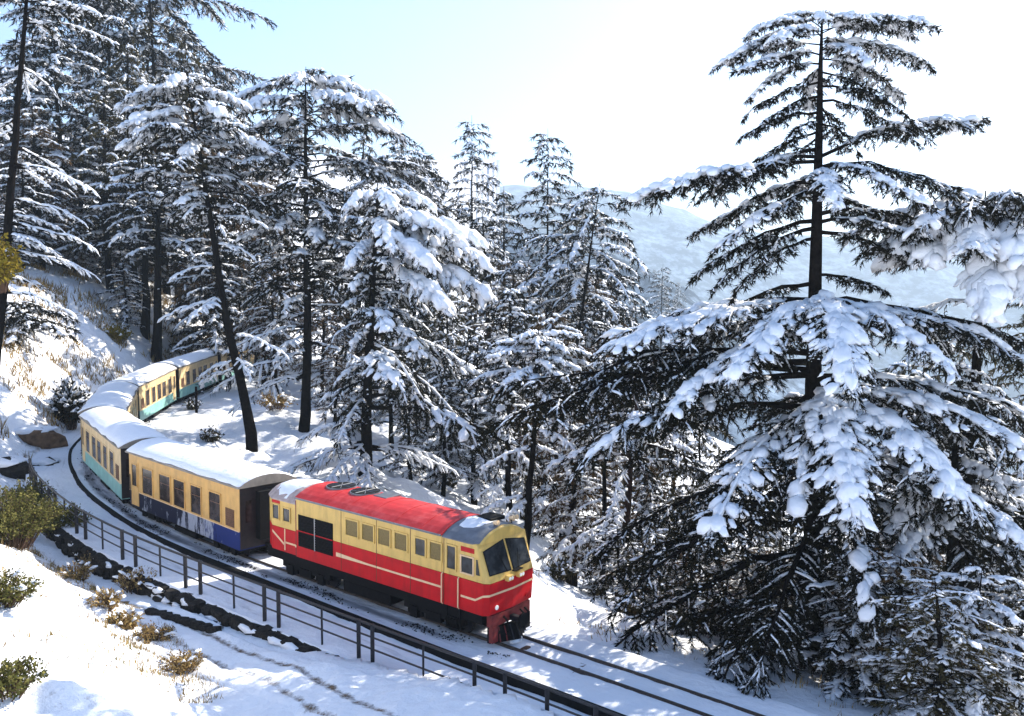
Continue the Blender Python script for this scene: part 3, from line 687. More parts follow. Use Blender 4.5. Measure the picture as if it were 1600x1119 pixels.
def tree_px(label, ub, ut, vt, D, Rpx, vc, n, seed, name='cedar_tree', **kw):
    """tree placed by where it stands in depth: ub column of its foot, (ut, vt) its tip, vc row where its crown starts"""
    x = (ub - 800) / F_PX * D; z = gz(x, D) - 0.3; b_ = np.array([x, D, z]); tp_ = at(ut, vt, D)
    kw['snow'] = kw.get('snow', .6) * 0.78; kw['pads'] = min(.9, kw.get('pads', .3) * 1.6); zc = at(ut, vc, D)[2]; c0 = float(np.clip((zc - z) / (tp_[2] - z), 0.04, 0.93))
    return make_tree(name, label, b_, tp_, Rpx / F_PX * D, c0, n, seed, lod=kw.pop('lod', float(np.clip(D / 32.0, 0.75, 2.6))), **kw)

R_ = math.radians
# the great cedar on the right
D0 = 27.0; zb = gz((1278 - 800) / F_PX * D0, D0) - 0.4
bT = np.array([(1278 - 800) / F_PX * D0, D0, zb]); tT = at(1285, 16, D0); HT = tT[2] - bT[2]
def qz(v): return float((at(1285, v, D0)[2] - bT[2]) / HT)
ex = []
def L_(v, az, L, rise, droop, snow=0.5, pad=0, fol=1.0, **k): ex.append(dict(q=qz(v), az=R_(az), L=L, rise=rise, droop=droop, snow=snow, pad=pad, fol=fol * (0.95 if v > 550 else 0.8), nt=(9.0 if v > 550 else 8.0), **k))
for v, az, L, ri, dr, sn, pd in [(26, 170, 1.3, .5, .6, 1, 1.3), (30, 15, 1.5, .5, .6, 1, 1.3), (34, -110, 1.3, .5, .7, 1, 1.4), (38, -50, 1.7, .4, .6, 1, 1.3), (44, 186, 2.2, .42, .5, 1, 1.2), (48, 5, 2.6, .42, .45, 1, 1.2), (52, -24, 3.0, .38, .45, .9, 1), (54, 158, 2.5, .35, .5, .9, 1), (58, -140, 2.4, .35, .55, 1, 1.2), (62, 40, 2.4, .35, .5, .9, 1),
        (70, 176, 2.9, .25, .38, .8, .9), (74, -2, 3.2, .22, .36, .8, .9), (80, -75, 2.0, .2, .6, 1, 1.1), (86, 196, 2.7, .12, .36, .6, .6), (92, 20, 2.9, .1, .4, .7, .6), (100, -160, 2.2, .1, .55, .7, .5), (105, 90, 2.2, .1, .5, .7, .5),
        (112, 12, 2.2, .02, .45, .4, 0), (128, 172, 2.1, -.1, .3, .35, 0), (135, -30, 2.6, .05, .55, .4, 0), (150, 185, 1.9, -.15, .35, .3, 0), (158, -8, 2.6, .02, .5, .35, 0), (165, 60, 2.2, 0, .4, .3, 0),
        (175, 176, 2.3, .05, .35, .35, 0), (190, -140, 1.7, -.05, .45, .3, 0), (192, 8, 1.6, -.12, .3, .25, 0), (205, 182, 1.8, -.2, .25, .3, 0), (215, 100, 1.8, -.1, .3, .3, 0),
        # second tier
        (232, 176, 3.3, -.18, .18, .4, 0), (245, -170, 4.9, .0, .20, .55, .5), (252, 174, 5.4, -.03, .16, .55, .6), (246, 8, 5.0, .52, .28, .6, .7), (262, -4, 5.2, .12, .42, .45, 0), (268, -100, 2.6, .05, .55, .9, 1),
        (262, -60, 3.4, .1, .5, .7, .6), (275, 90, 4.0, .1, .3, .5, .3), (285, 140, 3.8, .0, .35, .5, .3), (300, -150, 3.4, -.1, .4, .6, .5), (305, 30, 3.2, .08, .35, .5, .3),
        (335, 2, 3.4, .24, .33, .45, 0), (348, -20, 3.0, .18, .35, .5, .3), (345, 170, 3.5, -.08, .36, .4, 0), (356, 192, 3.3, -.15, .35, .4, 0), (362, 8, 3.2, .06, .3, .35, 0), (372, -155, 2.7, -.1, .5, .4, 0),
        (430, 5, 2.4, .02, .2, .3, 0), (442, 175, 3.4, -.1, .3, .4, 0),
        # the wide umbrella of lower boughs
        (462, -95, 5.0, .06, .50, 1.0, 1.15), (466, -68, 4.4, .08, .48, .9, .8), (468, -122, 4.8, .05, .48, .9, .8), (470, 190, 6.4, .04, .24, .9, 1.2), (474, 165, 6.4, .08, .26, .6, .4), (478, 0, 6.6, .10, .30, .45, 0), (482, -25, 6.4, .08, .36, .6, .4), (488, 30, 6.0, .1, .3, .5, .3), (492, 80, 5.2, .1, .3, .5, .3), (500, 130, 5.5, .1, .3, .5, .2), (520, -150, 5.6, .04, .38, .7, .6),
        (552, 178, 9.0, .12, .24, .35, 0), (566, 188, 9.6, .15, .32, .35, 0), (580, 172, 9.2, .13, .32, .3, 0), (585, 205, 7.6, .10, .38, .45, .2), (590, -10, 7.6, .08, .30, .6, .5), (600, -38, 7.2, .10, .42, .9, 1.35), (612, -96, 5.6, .10, .55, 1.0, 1.5), (624, -118, 4.6, .04, .55, .6, .4), (618, -66, 5.6, .10, .50, .9, 1.2), (625, 30, 7.2, .1, .3, .5, .3), (630, 90, 6.0, .1, .3, .4, .2), (640, 150, 7.4, .1, .3, .3, 0), (655, -140, 6.4, .08, .42, .6, .4),
        (700, -45, 7.0, .05, .38, .6, .5), (720, 0, 7.4, .0, .32, .5, .2), (735, 180, 6.6, .0, .34, .3, 0), (750, 215, 7.0, .0, .38, .35, 0), (760, -85, 5.2, .0, .40, .45, .2), (775, -20, 6.6, .0, .32, .5, .3), (790, 60, 6.5, 0, .3, .4, 0), (800, 120, 6.5, 0, .3, .4, 0), (815, 165, 6.6, -.05, .34, .3, 0), (830, -120, 6.0, -.02, .34, .35, 0), (845, -60, 5.6, -.02, .36, .45, .2),
        (860, 195, 7.2, -.04, .32, .3, 0), (875, 225, 6.4, -.05, .32, .35, 0), (885, -5, 6.4, -.04, .3, .4, .2), (900, -95, 4.8, -.05, .3, .4, .1), (915, -35, 5.2, -.05, .3, .5, .3), (930, 180, 6.2, -.08, .3, .3, 0), (945, 210, 5.6, -.08, .26, .35, 0), (955, -70, 4.4, -.06, .25, .45, .2), (965, -130, 4.6, -.06, .25, .4, .1), (980, 40, 5.5, -.05, .3, .4, 0), (990, 150, 5.6, -.05, .25, .3, 0)]:
    L_(v, az, L, ri, dr, sn, pd)
make_tree('great_cedar_tree', 'tallest cedar right of the railway line, its bare upper trunk rising into white sky', bT, tT, 1, 0.5, 0, 101, r_base=0.40, lod=0.8, tl=0.30, extra=ex, single_limbs=True, hang=0.38, sub=3)

# trees that can be told apart
T = tree_px
T('leaning near-black trunk with bare snow-lined branches at the left edge', -30, 52, -120, 46, 150, 40, 22, 201, snow=0.8, bark='bark', r_base=0.34, bare_limbs=26, style='cone')
T('tall thin cedar with blue sky showing through, second trunk from the left edge', 128, 150, -140, 92, 120, 130, 34, 202, snow=0.7, r_base=0.26, pads=0.2, style='flat', foliage=0.8)
T('tall cedar whose spreading crown tops the left skyline, cut off by the top edge', 232, 232, -150, 98, 160, 215, 50, 203, snow=0.75, pads=0.35, style='flat', r_base=0.3)
T('cedar with a long dark leaning trunk and rounded snowy head, beside the rear coaches', 388, 288, 104, 55, 125, 345, 48, 204, snow=0.8, pads=0.3, style='round', r_base=0.34, thick=1.1, bare_limbs=8, extra=[dict(q=q, az=R_(az), L=L, rise=.12, droop=.38, snow=1, pad=1.2, fol=1, thick=1.9, hang=.55) for q, az, L in ((.96, -90, 2.8), (.95, 180, 4.2), (.94, 0, 3.4), (.90, -40, 3.8), (.88, -140, 4.0), (.86, 175, 4.8), (.84, 5, 4.2), (.97, 60, 2.5), (.80, -80, 3.2))])
T('broad domed cedar behind the first coach, its straight dark trunk bare low down', 470, 478, 104, 61, 170, 480, 75, 205, snow=0.7, pads=0.25, style='round', r_base=0.36, bias=(0.0, 0.15), bare_limbs=8, extra=[dict(q=q, az=R_(az), L=L, rise=.14, droop=.36, snow=1, pad=1.1, fol=1, thick=1.7, hang=.5) for q, az, L in ((.965, -90, 3.4), (.96, 180, 4.6), (.955, 0, 5.6), (.92, -35, 5.6), (.91, -145, 4.6), (.88, 10, 6.4), (.86, 172, 5.0), (.97, 60, 3.0), (.60, -95, 4.2), (.58, -140, 4.4), (.57, -60, 4.4))])
heavy = [dict(q=q, az=R_(az), L=L, rise=ri, droop=dr, snow=1.0, pad=pd, fol=1.0, thick=2.4, hang=.6) for q, az, L, ri, dr, pd in ((.955, -120, 2.2, .2, .5, 1.3), (.96, -60, 2.6, .2, .5, 1.3), (.965, 10, 3.0, .15, .4, 1.3), (.94, 170, 1.8, .2, .6, 1.2), (.90, -30, 4.6, .12, .38, 1.3), (.885, 0, 5.6, .12, .35, 1.2), (.87, -75, 3.6, .1, .5, 1.3), (.84, -15, 6.2, .1, .38, 1.2), (.82, -50, 5.0, .1, .45, 1.2), (.86, 35, 5.0, .1, .4, 1.0), (.76, -5, 6.6, .05, .4, .9), (.72, -40, 5.4, .05, .45, .9), (.80, -110, 2.8, .1, .55, 1.0))]
T('cedar carrying a heavy white snow cap, its trunk right behind the locomotive', 565, 590, 284, 49, 165, 640, 70, 206, snow=0.8, pads=0.3, style='cone', r_base=0.36, bias=(0.0, 0.6), thick=1.2, drp=0.5, hang=0.5, extra=heavy, bare_limbs=10)
T('small pointed cedar on the skyline left of the pair of spires', 735, 737, 180, 88, 78, 420, 44, 207, snow=0.7, style='cone', r_base=0.24, drp=0.3)
T('slender spire shaped cedar, highest of the trees above the locomotive', 852, 856, 200, 76, 95, 480, 52, 208, snow=0.6, style='cone', r_base=0.22, drp=0.35)
T('tilted cedar leaning right beside the slender spire', 862, 938, 282, 66, 110, 520, 46, 209, snow=0.75, style='round', r_base=0.24, drp=0.5, pads=0.3)
T('bushy cedar between the domed crown and the small pointed cedar', 625, 628, 216, 84, 95, 400, 44, 210, snow=0.85, pads=0.4, style='round', r_base=0.26)
T('thin cedar with a straight dark stem just right of the locomotive roof', 795, 797, 442, 47, 85, 640, 40, 211, snow=0.7, style='cone', r_base=0.22, bare_limbs=10)
T('cedar with a fresh snow cap and slanting dark stem above the locomotive cab', 815, 842, 512, 44, 95, 610, 34, 212, snow=1.0, pads=0.7, style='flat', r_base=0.24, thick=1.4, bare_limbs=10)
T('reddish slanting trunk on the slope right of the locomotive', 968, 1000, 560, 41, 120, 720, 34, 213, snow=0.6, style='round', r_base=0.26, bark='redbark', bare_limbs=8)
T('thin upright trunk left of the reddish slanting trunk', 944, 944, 540, 44, 90, 700, 30, 214, snow=0.7, style='cone', r_base=0.18, bare_limbs=8)
flat = [dict(q=q, az=R_(az), L=L, rise=ri, droop=dr, snow=1.0, pad=1.7, fol=1.0, thick=3.4, hang=.6) for q, az, L, ri, dr in ((.955, -90, 2.6, .2, .55), (.95, -55, 3.2, .2, .5), (.95, -125, 3.0, .2, .5), (.94, -30, 3.6, .2, .6), (.94, -155, 2.7, .2, .6), (.90, -80, 3.0, .1, .7), (.90, -110, 3.2, .1, .7), (.93, 178, 2.9, .10, .28), (.92, 200, 2.7, .12, .35), (.94, -100, 3.0, .15, .5), (.95, -60, 3.0, .15, .5), (.93, -20, 4.2, .12, .35), (.94, 15, 4.5, .12, .3), (.92, 150, 2.8, .1, .4), (.97, -140, 2.2, .2, .5), (.97, 90, 2.5, .2, .5), (.985, 0, 1.6, .3, .6), (.985, 180, 1.6, .3, .6))]
T('cedar with a flat snow-laden head and bare upper trunk at the right edge', 1525, 1540, 298, 27.5, 190, 385, 34, 215, snow=0.6, pads=0.3, style='flat', r_base=0.33, thick=1.2, bare_limbs=8, hang=0.6, extra=flat)
T('dark cedar below the flat snow-laden head, its trunk low at the right', 1494, 1500, 560, 27, 210, 860, 60, 216, snow=0.65, pads=0.3, style='cone', r_base=0.28, hang=0.5)
T('young snow-covered cedar in the bottom right corner', 1540, 1535, 885, 21.5, 115, 1119, 34, 217, name='young_cedar', snow=1.0, pads=0.6, style='round', r_base=0.09, thick=0.8)
T('green leaved cedar at the far right edge beyond the flat headed one', 1625, 1625, 440, 48, 80, 700, 40, 218, snow=0.3, pads=0.1, style='round', r_base=0.2, mat='needle_olive')
T('pale lone cedar on the misty spur', 1035, 1036, 412, 230, 42, 500, 30, 219, snow=0.5, pads=0.1, style='cone', r_base=0.3)
T('low dark young cedar on the snowy slope at the left edge', 25, 30, 470, 64, 85, 545, 26, 222, name='young_cedar', snow=0.45, pads=0.2, style='round', r_base=0.1)
T('twin dark trunk standing at the foot of the wooded hillside, left one', 226, 222, 240, 82, 90, 400, 36, 220, snow=0.7, style='round', r_base=0.42)
T('twin dark trunk standing at the foot of the wooded hillside, right one', 243, 250, 230, 80, 90, 405, 36, 221, snow=0.7, style='round', r_base=0.46)

# the woods behind: four grown trees, copied
protos = []
for i, (st, sn, mt, rr) in enumerate([('cone', 0.75, 'needle', 3.4), ('round', 0.85, 'needle', 3.8), ('cone', 0.6, 'needle_olive', 3.2), ('round', 0.7, 'needle_olive', 3.6), ('flat', 0.8, 'needle_brown', 3.9), ('round', 0.6, 'needle_brown', 3.4)]):
    protos.append(make_tree('wood_cedar', None, (0, 0, 0), (0.3, 0.1, 15.0), rr, 0.16, 56, 300 + i, snow=sn * .74, pads=0.35, style=st, lod=1.75, mat=mt, r_base=0.24, drp=0.42))
def wood(u, vt, D, label, group, k=None, sc=1.0):
    x = (u - 800) / F_PX * D; z = gz(x, D) - 0.3; top = at(u, vt, D)[2]; h = max(4.0, top - z)
    k = random.randrange(len(protos)) if k is None else k
    r = copy_tree(protos[k]); r.location = (x, D, z); r.rotation_euler = (random.uniform(-.03, .03), random.uniform(-.03, .03), random.uniform(0, 6.28))
    w = min(1.6, max(0.6, h / 14)) * sc; r.scale = (w, w, h / 15.0); tag(r, label, 'tree', group)
HL = ('snow-dusted cedar packed in the wood on the hillside above the coaches', 'cedars of the wood on the left hillside')
for u, v, D in [(-40, 60, 80), (10, 140, 82), (40, 230, 76), (70, 160, 80), (105, 250, 86), (130, 170, 95), (165, 260, 98), (190, 190, 96), (205, 300, 100), (290, 240, 96), (330, 300, 88), (340, 200, 105), (360, 160, 84), (395, 260, 92), (20, 320, 74), (85, 330, 92), (150, 330, 104), (270, 320, 112), (310, 130, 110), (180, 110, 118), (60, 60, 92), (420, 330, 86), (-15, 280, 74), (405, 190, 108), (70, -40, 88), (100, 30, 84), (190, -30, 92), (215, 60, 88), (262, -60, 96), (300, 40, 104), (175, 120, 84), (280, 150, 92), (40, 60, 84), (-20, 130, 78), (120, 330, 82), (60, 370, 79), (15, 380, 76), (170, 360, 88), (200, 410, 80), (340, 330, 80), (410, 380, 76), (240, 330, 100), (90, 270, 90), (350, 90, 112)]:
    wood(u, v, D, *HL)
CL = ('snow-dusted cedar in the thick wood dropping away behind the locomotive', 'cedars of the wood behind the locomotive')
for u, v, D in [(430, 400, 74), (500, 420, 72), (540, 330, 80), (520, 520, 64), (610, 470, 64), (650, 380, 78), (690, 300, 92), (700, 450, 66), (740, 520, 58), (770, 330, 86), (690, 560, 56), (640, 600, 54), (800, 400, 80), (820, 470, 64), (880, 480, 58), (900, 420, 78), (930, 400, 90), (950, 480, 70), (985, 500, 62), (890, 590, 50), (1000, 470, 92), (960, 430, 110), (590, 400, 96), (480, 260, 96), (560, 200, 100), (660, 240, 100), (785, 290, 104), (890, 330, 100)]:
    wood(u, v, D, *CL)
RL = ('dark cedar crowding the lower slope under the tallest cedar', 'cedars of the lower slope on the right')
for u, v, D in [(1010, 620, 50), (1060, 560, 62), (1100, 640, 46), (1130, 740, 37), (1180, 690, 42), (1210, 780, 35), (1250, 640, 50), (1330, 620, 44), (1380, 700, 38), (1420, 560, 56), (1440, 760, 33), (1400, 860, 30), (1560, 600, 42), (1600, 700, 34), (1580, 820, 29), (1330, 800, 33), (1075, 780, 37), (1350, 920, 27.5), (1170, 880, 31), (1240, 900, 29.5), (1020, 740, 42), (900, 640, 46), (1500, 480, 60), (1460, 640, 46), (1290, 760, 38), (1090, 850, 33.5), (1130, 930, 30), (1300, 960, 28.5), (1030, 860, 36), (1400, 940, 27), (1480, 900, 25.5), (1190, 960, 28.5), (970, 820, 38), (1560, 740, 30), (1230, 700, 46), (1430, 930, 23), (1345, 990, 24), (1610, 900, 22.5), (1490, 1010, 21)]:
    wood(u, v, D, *RL, sc=0.9)
SL = ('small pale cedar scattered over the misty spur', 'small cedars on the misty spur')
for i in range(26):
    u = random.uniform(930, 1130); D = random.uniform(470, 580)
    x = (u - 800) / F_PX * D; zz = CAM_H + (HOR - np.interp(u, [930, 1010, 1080, 1150], [405, 440, 476, 530])) / F_PX * D - random.uniform(6, 22)
    r = copy_tree(protos[random.choice([0, 2])]); r.location = (x, D, zz); s_ = random.uniform(0.8, 1.3); r.scale = (s_, s_, s_); r.rotation_euler = (0, 0, random.uniform(0, 6)); tag(r, SL[0], 'tree', SL[1])
for p in protos:
    for ch in list(p.children): bpy.data.objects.remove(ch)
    bpy.data.objects.remove(p)

# ---------------------------------------------------------------- the train
def frame_at(name, s0, s1):
    a = track(s0); b_ = track(s1); d = b_ - a; ang = math.atan2(d[1], d[0]); sl_ = math.atan2(d[2], math.hypot(d[0], d[1]))
    o = empty(name, tuple(a + [0, 0, 0.02])); o.rotation_euler = (Matrix.Rotation(ang, 3, 'Z') @ Matrix.Rotation(-sl_, 3, 'Y')).to_euler()
    return o
def arch(t, w, z0, rise, n=10, base=0.0):
    """cross-section of a rounded roof at t"""
    p = []
    for i in range(n + 1):
        y = -w + 2 * w * i / n; p.append((t, y, z0 + rise * (1 - abs(y / w) ** 2.3)))
    return p + [(t, w, z0 - 0.03 - base), (t, -w, z0 - 0.03 - base)]
def win(parent, t0, t1, z0, z1, y, pane_m, frame_m, fw=0.045, bars=(), name='window', vbars=()):
    """framed window on a side wall at |y|; both frame and pane stand a little off the wall"""
    sg = 1 if y > 0 else -1
    def bx(mb, a, b_, c, d, p0, p1): mb.box(a, b_, min(y + sg * p0, y + sg * p1), max(y + sg * p0, y + sg * p1), c, d)
    f = MB()
    bx(f, t0 - fw, t0, z0 - fw, z1 + fw, -0.01, 0.032); bx(f, t1, t1 + fw, z0 - fw, z1 + fw, -0.01, 0.032)
    bx(f, t0 + .001, t1 - .001, z0 - fw, z0, -0.01, 0.034); bx(f, t0 + .001, t1 - .001, z1, z1 + fw, -0.01, 0.034)
    fo = f.build(name, frame_m, parent)
    p = MB(); bx(p, t0, t1, z0, z1, -0.01, 0.007); p.build('pane', pane_m, fo)
    for zb_ in bars:
        q = MB(); bx(q, t0, t1, zb_ - 0.014, zb_ + 0.014, 0.004, 0.022); q.build('bar', M['louvre'], fo)
    for tb in vbars:
        q = MB(); bx(q, tb - 0.015, tb + 0.015, z0, z1, 0.004, 0.02); q.build('bar', frame_m, fo)
    return fo
def wheelset(parent, t, r=0.33, g=0.42):
    for sg in (-1, 1):
        w = MB(); w.disc((t, sg * g, r), (0, 1, 0), r, 0.09, 20); w.disc((t, sg * (g - 0.05), r), (0, 1, 0), r + 0.03, 0.03, 20); w.disc((t, sg * (g + 0.05), r), (0, 1, 0), 0.1, 0.12, 10)
        w.build('wheel', M['iron'], parent)
def bogie(parent, t, wb=1.5, w=0.78, r=0.33, z=0.52):
    b_ = MB()
    for sg in (-1, 1):
        b_.box(t - wb / 2 - 0.45, t + wb / 2 + 0.45, sg * w - 0.06, sg * w + 0.06, z - 0.10, z + 0.12)
        b_.box(t - 0.3, t + 0.3, sg * w - 0.09, sg * w + 0.09, z - 0.25, z + 0.02)
        for dx in (-wb / 2, wb / 2):
            b_.box(t + dx - 0.15, t + dx + 0.15, sg * w - 0.11, sg * w + 0.11, r - 0.16, r + 0.18)
            for e in (-0.26, 0.26): b_.tube([(t + dx + e, sg * w, r - 0.1), (t + dx + e, sg * w, z + 0.06)], 0.06, 8)
    b_.box(t - 0.2, t + 0.2, -w, w, z - 0.08, z + 0.08)
    bo = b_.build('bogie', M['black'], parent)
    for dx in (-wb / 2, wb / 2): wheelset(bo, t + dx, r)

LL = 10.47
loco = frame_at('locomotive', -0.25, LL - 0.25)
tag(loco, 'red and yellow diesel locomotive with a red roof at the head of the train', 'locomotive')
def fx(z): return 0.42 * (z - 1.9) / 1.08
def cab_ring(z, back=1.745, s=1.0, dz=0):
    f = fx(z) if z > 1.9 else 0.05 * (1.9 - z)
    h = [(f - 0.06, 0.0), (f, 0.98), (f * 0.6 + 0.16, 1.1), (back, 1.1)]
    return [(x, y, z) for x, y in h] + [(x, -y, z) for x, y in h[::-1][:-1]]
def rear_ring(z, f0=8.452):
    h = [(f0, 1.035), (9.85, 1.035), (10.42, 0.72), (10.46, 0.0)]
    return [(x, y, z) for x, y in h] + [(x, -y, z) for x, y in h[::-1][1:]]
MB().loft([cab_ring(0.98, 1.748), cab_ring(1.35, 1.748), cab_ring(1.9, 1.748)]).build('lower_body', M['red'], loco, 0.02)
MB().loft([cab_ring(1.902), cab_ring(2.3), cab_ring(2.7), cab_ring(2.98)]).build('cab', M['yellow'], loco, 0.03)
MB().box(1.75, 8.45, -1.1, 1.1, 0.98, 1.9).build('lower_body', M['red'], loco, 0.02)
MB().box(1.75, 8.45, -1.1, 1.1, 1.902, 3.03).build('upper_body', M['yellow'], loco, 0.02)
MB().loft([rear_ring(0.98), rear_ring(1.8)]).build('lower_body', M['red'], loco, 0.02)
MB().loft([rear_ring(1.802), rear_ring(2.76)]).build('rear_cab', M['yellow'], loco, 0.03)
MB().loft([arch(t, w, z, r) for t, w, z, r in ((1.74, 1.135, 3.03, 0.30), (3, 1.135, 3.03, 0.30), (5, 1.135, 3.03, 0.30), (7, 1.135, 3.03, 0.30), (8.46, 1.135, 3.03, 0.30))]).build('roof', M['redroof'], loco, smooth=False)
for t in (2.6, 3.7, 4.8, 5.9, 7.0): MB().loft([arch(t - 0.02, 1.142, 3.034, 0.31), arch(t + 0.02, 1.142, 3.034, 0.31)]).build('roof_rib', M['redroof'], loco)
for y in (-1.142, 1.142): MB().box(1.75, 8.45, y - 0.02, y + 0.02, 2.975, 3.03).build('gutter', M['greyroof'], loco)
MB().loft([arch(0.40, 0.96, 2.985, 0.30), arch(0.52, 1.09, 2.985, 0.32), arch(0.72, 1.12, 2.985, 0.325), arch(1.735, 1.125, 2.985, 0.335)]).build('cab_roof', M['greyroof'], loco)
MB().loft([arch(0.34, 0.94, 2.98, 0.29), arch(0.41, 0.99, 2.98, 0.32)]).build('fascia', M['yellow'], loco)
MB().loft([arch(0.42, 0.60, 2.98, 0.33), arch(0.44, 0.60, 2.98, 0.335)]).build('visor', M['yellow'], loco)
MB().loft([arch(8.462, 1.06, 2.765, 0.52), arch(9.3, 1.06, 2.765, 0.47), arch(9.9, 1.04, 2.765, 0.42), arch(10.44, 0.74, 2.765, 0.30)]).build('rear_roof', M['paleroof'], loco)
# windscreens
def front_quad(parent, name, y0, y1, za, zb_, zc, zd, mat, th, out=0.0):
    """y0 (outer) to y1 (inner); outer edge spans za..zb, inner zc..zd"""
    def P(y, z): return Vector((fx(z) - 0.06 * (1 - abs(y) / 0.98) - out, y, z))
    return MB().slab([P(y0, za), P(y0, zb_), P(y1, zd), P(y1, zc)], (-1, 0, 0.38), th).build(name, mat, parent)
for sg in (1, -1):
    fr = front_quad(loco, 'windscreen', sg * 0.94, sg * 0.04, 2.10, 2.76, 2.08, 2.93, M['black'], 0.012)
    front_quad(fr, 'pane', sg * 0.91, sg * 0.07, 2.13, 2.735, 2.11, 2.90, M['glass'], 0.012, 0.007)
    MB().tube([(fx(2.1) - 0.09, sg * 0.25, 2.1), (fx(2.6) - 0.10, sg * 0.42, 2.6)], 0.012, 5).build('wiper', M['black'], fr)
    yq = sg * 1.101
    q = MB().slab([(0.24, yq, 2.08), (0.35, yq, 2.60), (0.44, yq, 2.60), (0.44, yq, 2.08)], (0, sg, 0), 0.010).build('quarter_light', M['yellow'], loco)
    yq = sg * 1.112
    MB().slab([(0.275, yq, 2.12), (0.365, yq, 2.56), (0.42, yq, 2.56), (0.42, yq, 2.12)], (0, sg, 0), 0.006).build('pane', M['glass'], q)
    y = sg * 1.1
    win(loco, 0.54, 0.97, 2.10, 2.56, y, M['glass'], M['cream'], 0.04)
    win(loco, 1.2, 1.52, 2.10, 2.76, y, M['glass'], M['yellow'], 0.05, name='door_window')
    MB().box(0.5, 1.0, min(y, y + sg * 0.012), max(y, y + sg * 0.012), 2.70, 2.84).build('number_plate', M['red'], loco)
    for t0, t1, pm in ((1.74, 2.2, 'olive'), (2.38, 2.8, 'glass'), (3.14, 3.67, 'olive'), (3.87, 4.4, 'olive'), (4.60, 5.13, 'olive'), (5.32, 5.9, 'olive')):
        a = t0 + 0.05; win(loco, a - .03, t1, 2.24, 2.73, y, M[pm], M['yellow'], 0.045, vbars=())
    for t in (1.66, 3.02, 4.5, 6.15): MB().box(t - 0.008, t + 0.008, min(y, y + sg * 0.008), max(y, y + sg * 0.008), 1.0, 2.96).build('panel_seam', M['darkred'] if False else M['louvre'], loco)
    # big radiator grille: frame, divider, louvre slats
    g = MB(); t0, t1, z0, z1 = 6.55, 8.32, 1.38, 2.46
    def bx(mb, a, b_, c, d, p): mb.box(a, b_, min(y - .01 * sg, y + sg * p), max(y - .01 * sg, y + sg * p), c, d)
    bx(g, t0, t1, z0, z1, 0.012); gr = g.build('radiator_grille', M['black'], loco)
    for k in range(13):
        if abs(k - 6) < .5: continue
        s_ = MB(); bx(s_, t0 + 0.03, t1 - 0.03, z0 + 0.05 + k * 0.082, z0 + 0.09 + k * 0.082, 0.034); s_.build('slat', M['black'], gr)
    s_ = MB(); bx(s_, t0, t1, 1.90, 1.925, 0.04); s_.build('divider', M['red'], gr)
    s_ = MB(); bx(s_, 7.42, 7.46, z0, z1, 0.042); s_.build('divider', M['grey'], gr)
    # cream stripes
    st = MB(); bx(st, 0.451, 1.0, 1.36, 1.42, 0.007); bx(st, 1.76, 4.9, 1.44, 1.50, 0.007); st.slab([(4.9, y, 1.44), (4.9, y, 1.50), (6.4, y, 1.56), (6.4, y, 1.42)], (0, sg, 0), 0.007); bx(st, 8.46 - 0.02, 8.5, 1.3, 1.38, 0.007)
    st.build('stripe', M['cream'], loco)
    st = MB(); yr = sg * 1.035
    st.slab([(8.5, yr, 1.30), (8.5, yr, 1.36), (9.1, yr, 1.36), (9.1, yr, 1.30)], (0, sg, 0), 0.008); st.slab([(9.2, yr, 1.22), (9.2, yr, 1.30), (9.84, yr, 1.66), (9.84, yr, 1.58)], (0, sg, 0), 0.008)
    st.slab([(9.12, yr, 1.05), (9.12, yr, 1.8), (9.17, yr, 1.8), (9.17, yr, 1.05)], (0, sg, 0), 0.01); st.build('stripe', M['cream'], loco)
    st = MB(); st.slab([(-0.002 + .02, sg * 0.98, 1.54), (-0.002 + .018, sg * 0.98, 1.60), (-0.062 + .018, 0.002 * sg, 1.60), (-0.062 + .02, 0.002 * sg, 1.54)], (-1, 0, 0), 0.008)
    st.slab([(0.014, sg * 0.985, 1.54), (0.012, sg * 0.985, 1.60), (0.17, sg * 1.1, 1.58), (0.17, sg * 1.1, 1.52)], (-0.62, sg * 0.78, 0), 0.01); st.slab([(0.17, sg * 1.1, 1.52), (0.17, sg * 1.1, 1.58), (0.45, sg * 1.1, 1.42), (0.45, sg * 1.1, 1.36)], (0, sg, 0), 0.007); st.build('stripe', M['cream'], loco)
    for t in (1.06, 1.70):
        MB().tube([(t, y + sg * 0.015, 1.0), (t, y + sg * 0.055, 1.04), (t, y + sg * 0.055, 1.88), (t, y + sg * 0.015, 1.92)], 0.02, 6).build('handrail', M['cream'], loco)
    win(loco, 8.85, 9.2, 2.08, 2.52, yr, M['glass'], M['yellow'], 0.04); win(loco, 9.45, 9.78, 2.08, 2.56, yr, M['glass'], M['yellow'], 0.04)
    MB().box(9.4, 9.84, min(yr, yr + sg * .01), max(yr, yr + sg * .01), 2.62, 2.72).build('number_plate', M['red'], loco)
    MB().box(8.43, 8.475, min(y, yr), max(y, yr) + 0.002, 1.0, 2.9).build('corner_pillar', M['darkred'], loco)
    # steps under the cab doors
    s_ = MB(); s_.box(1.1, 1.62, sg * 0.78, sg * 1.06, 0.62, 0.66); s_.box(1.1, 1.62, sg * 0.82, sg * 1.06, 0.30, 0.34); s_.box(1.08, 1.12, sg * 1.0, sg * 1.04, 0.3, 0.98); s_.box(1.60, 1.64, sg * 1.0, sg * 1.04, 0.3, 0.98) if sg > 0 else None
    s_.build('step', M['black'], loco)
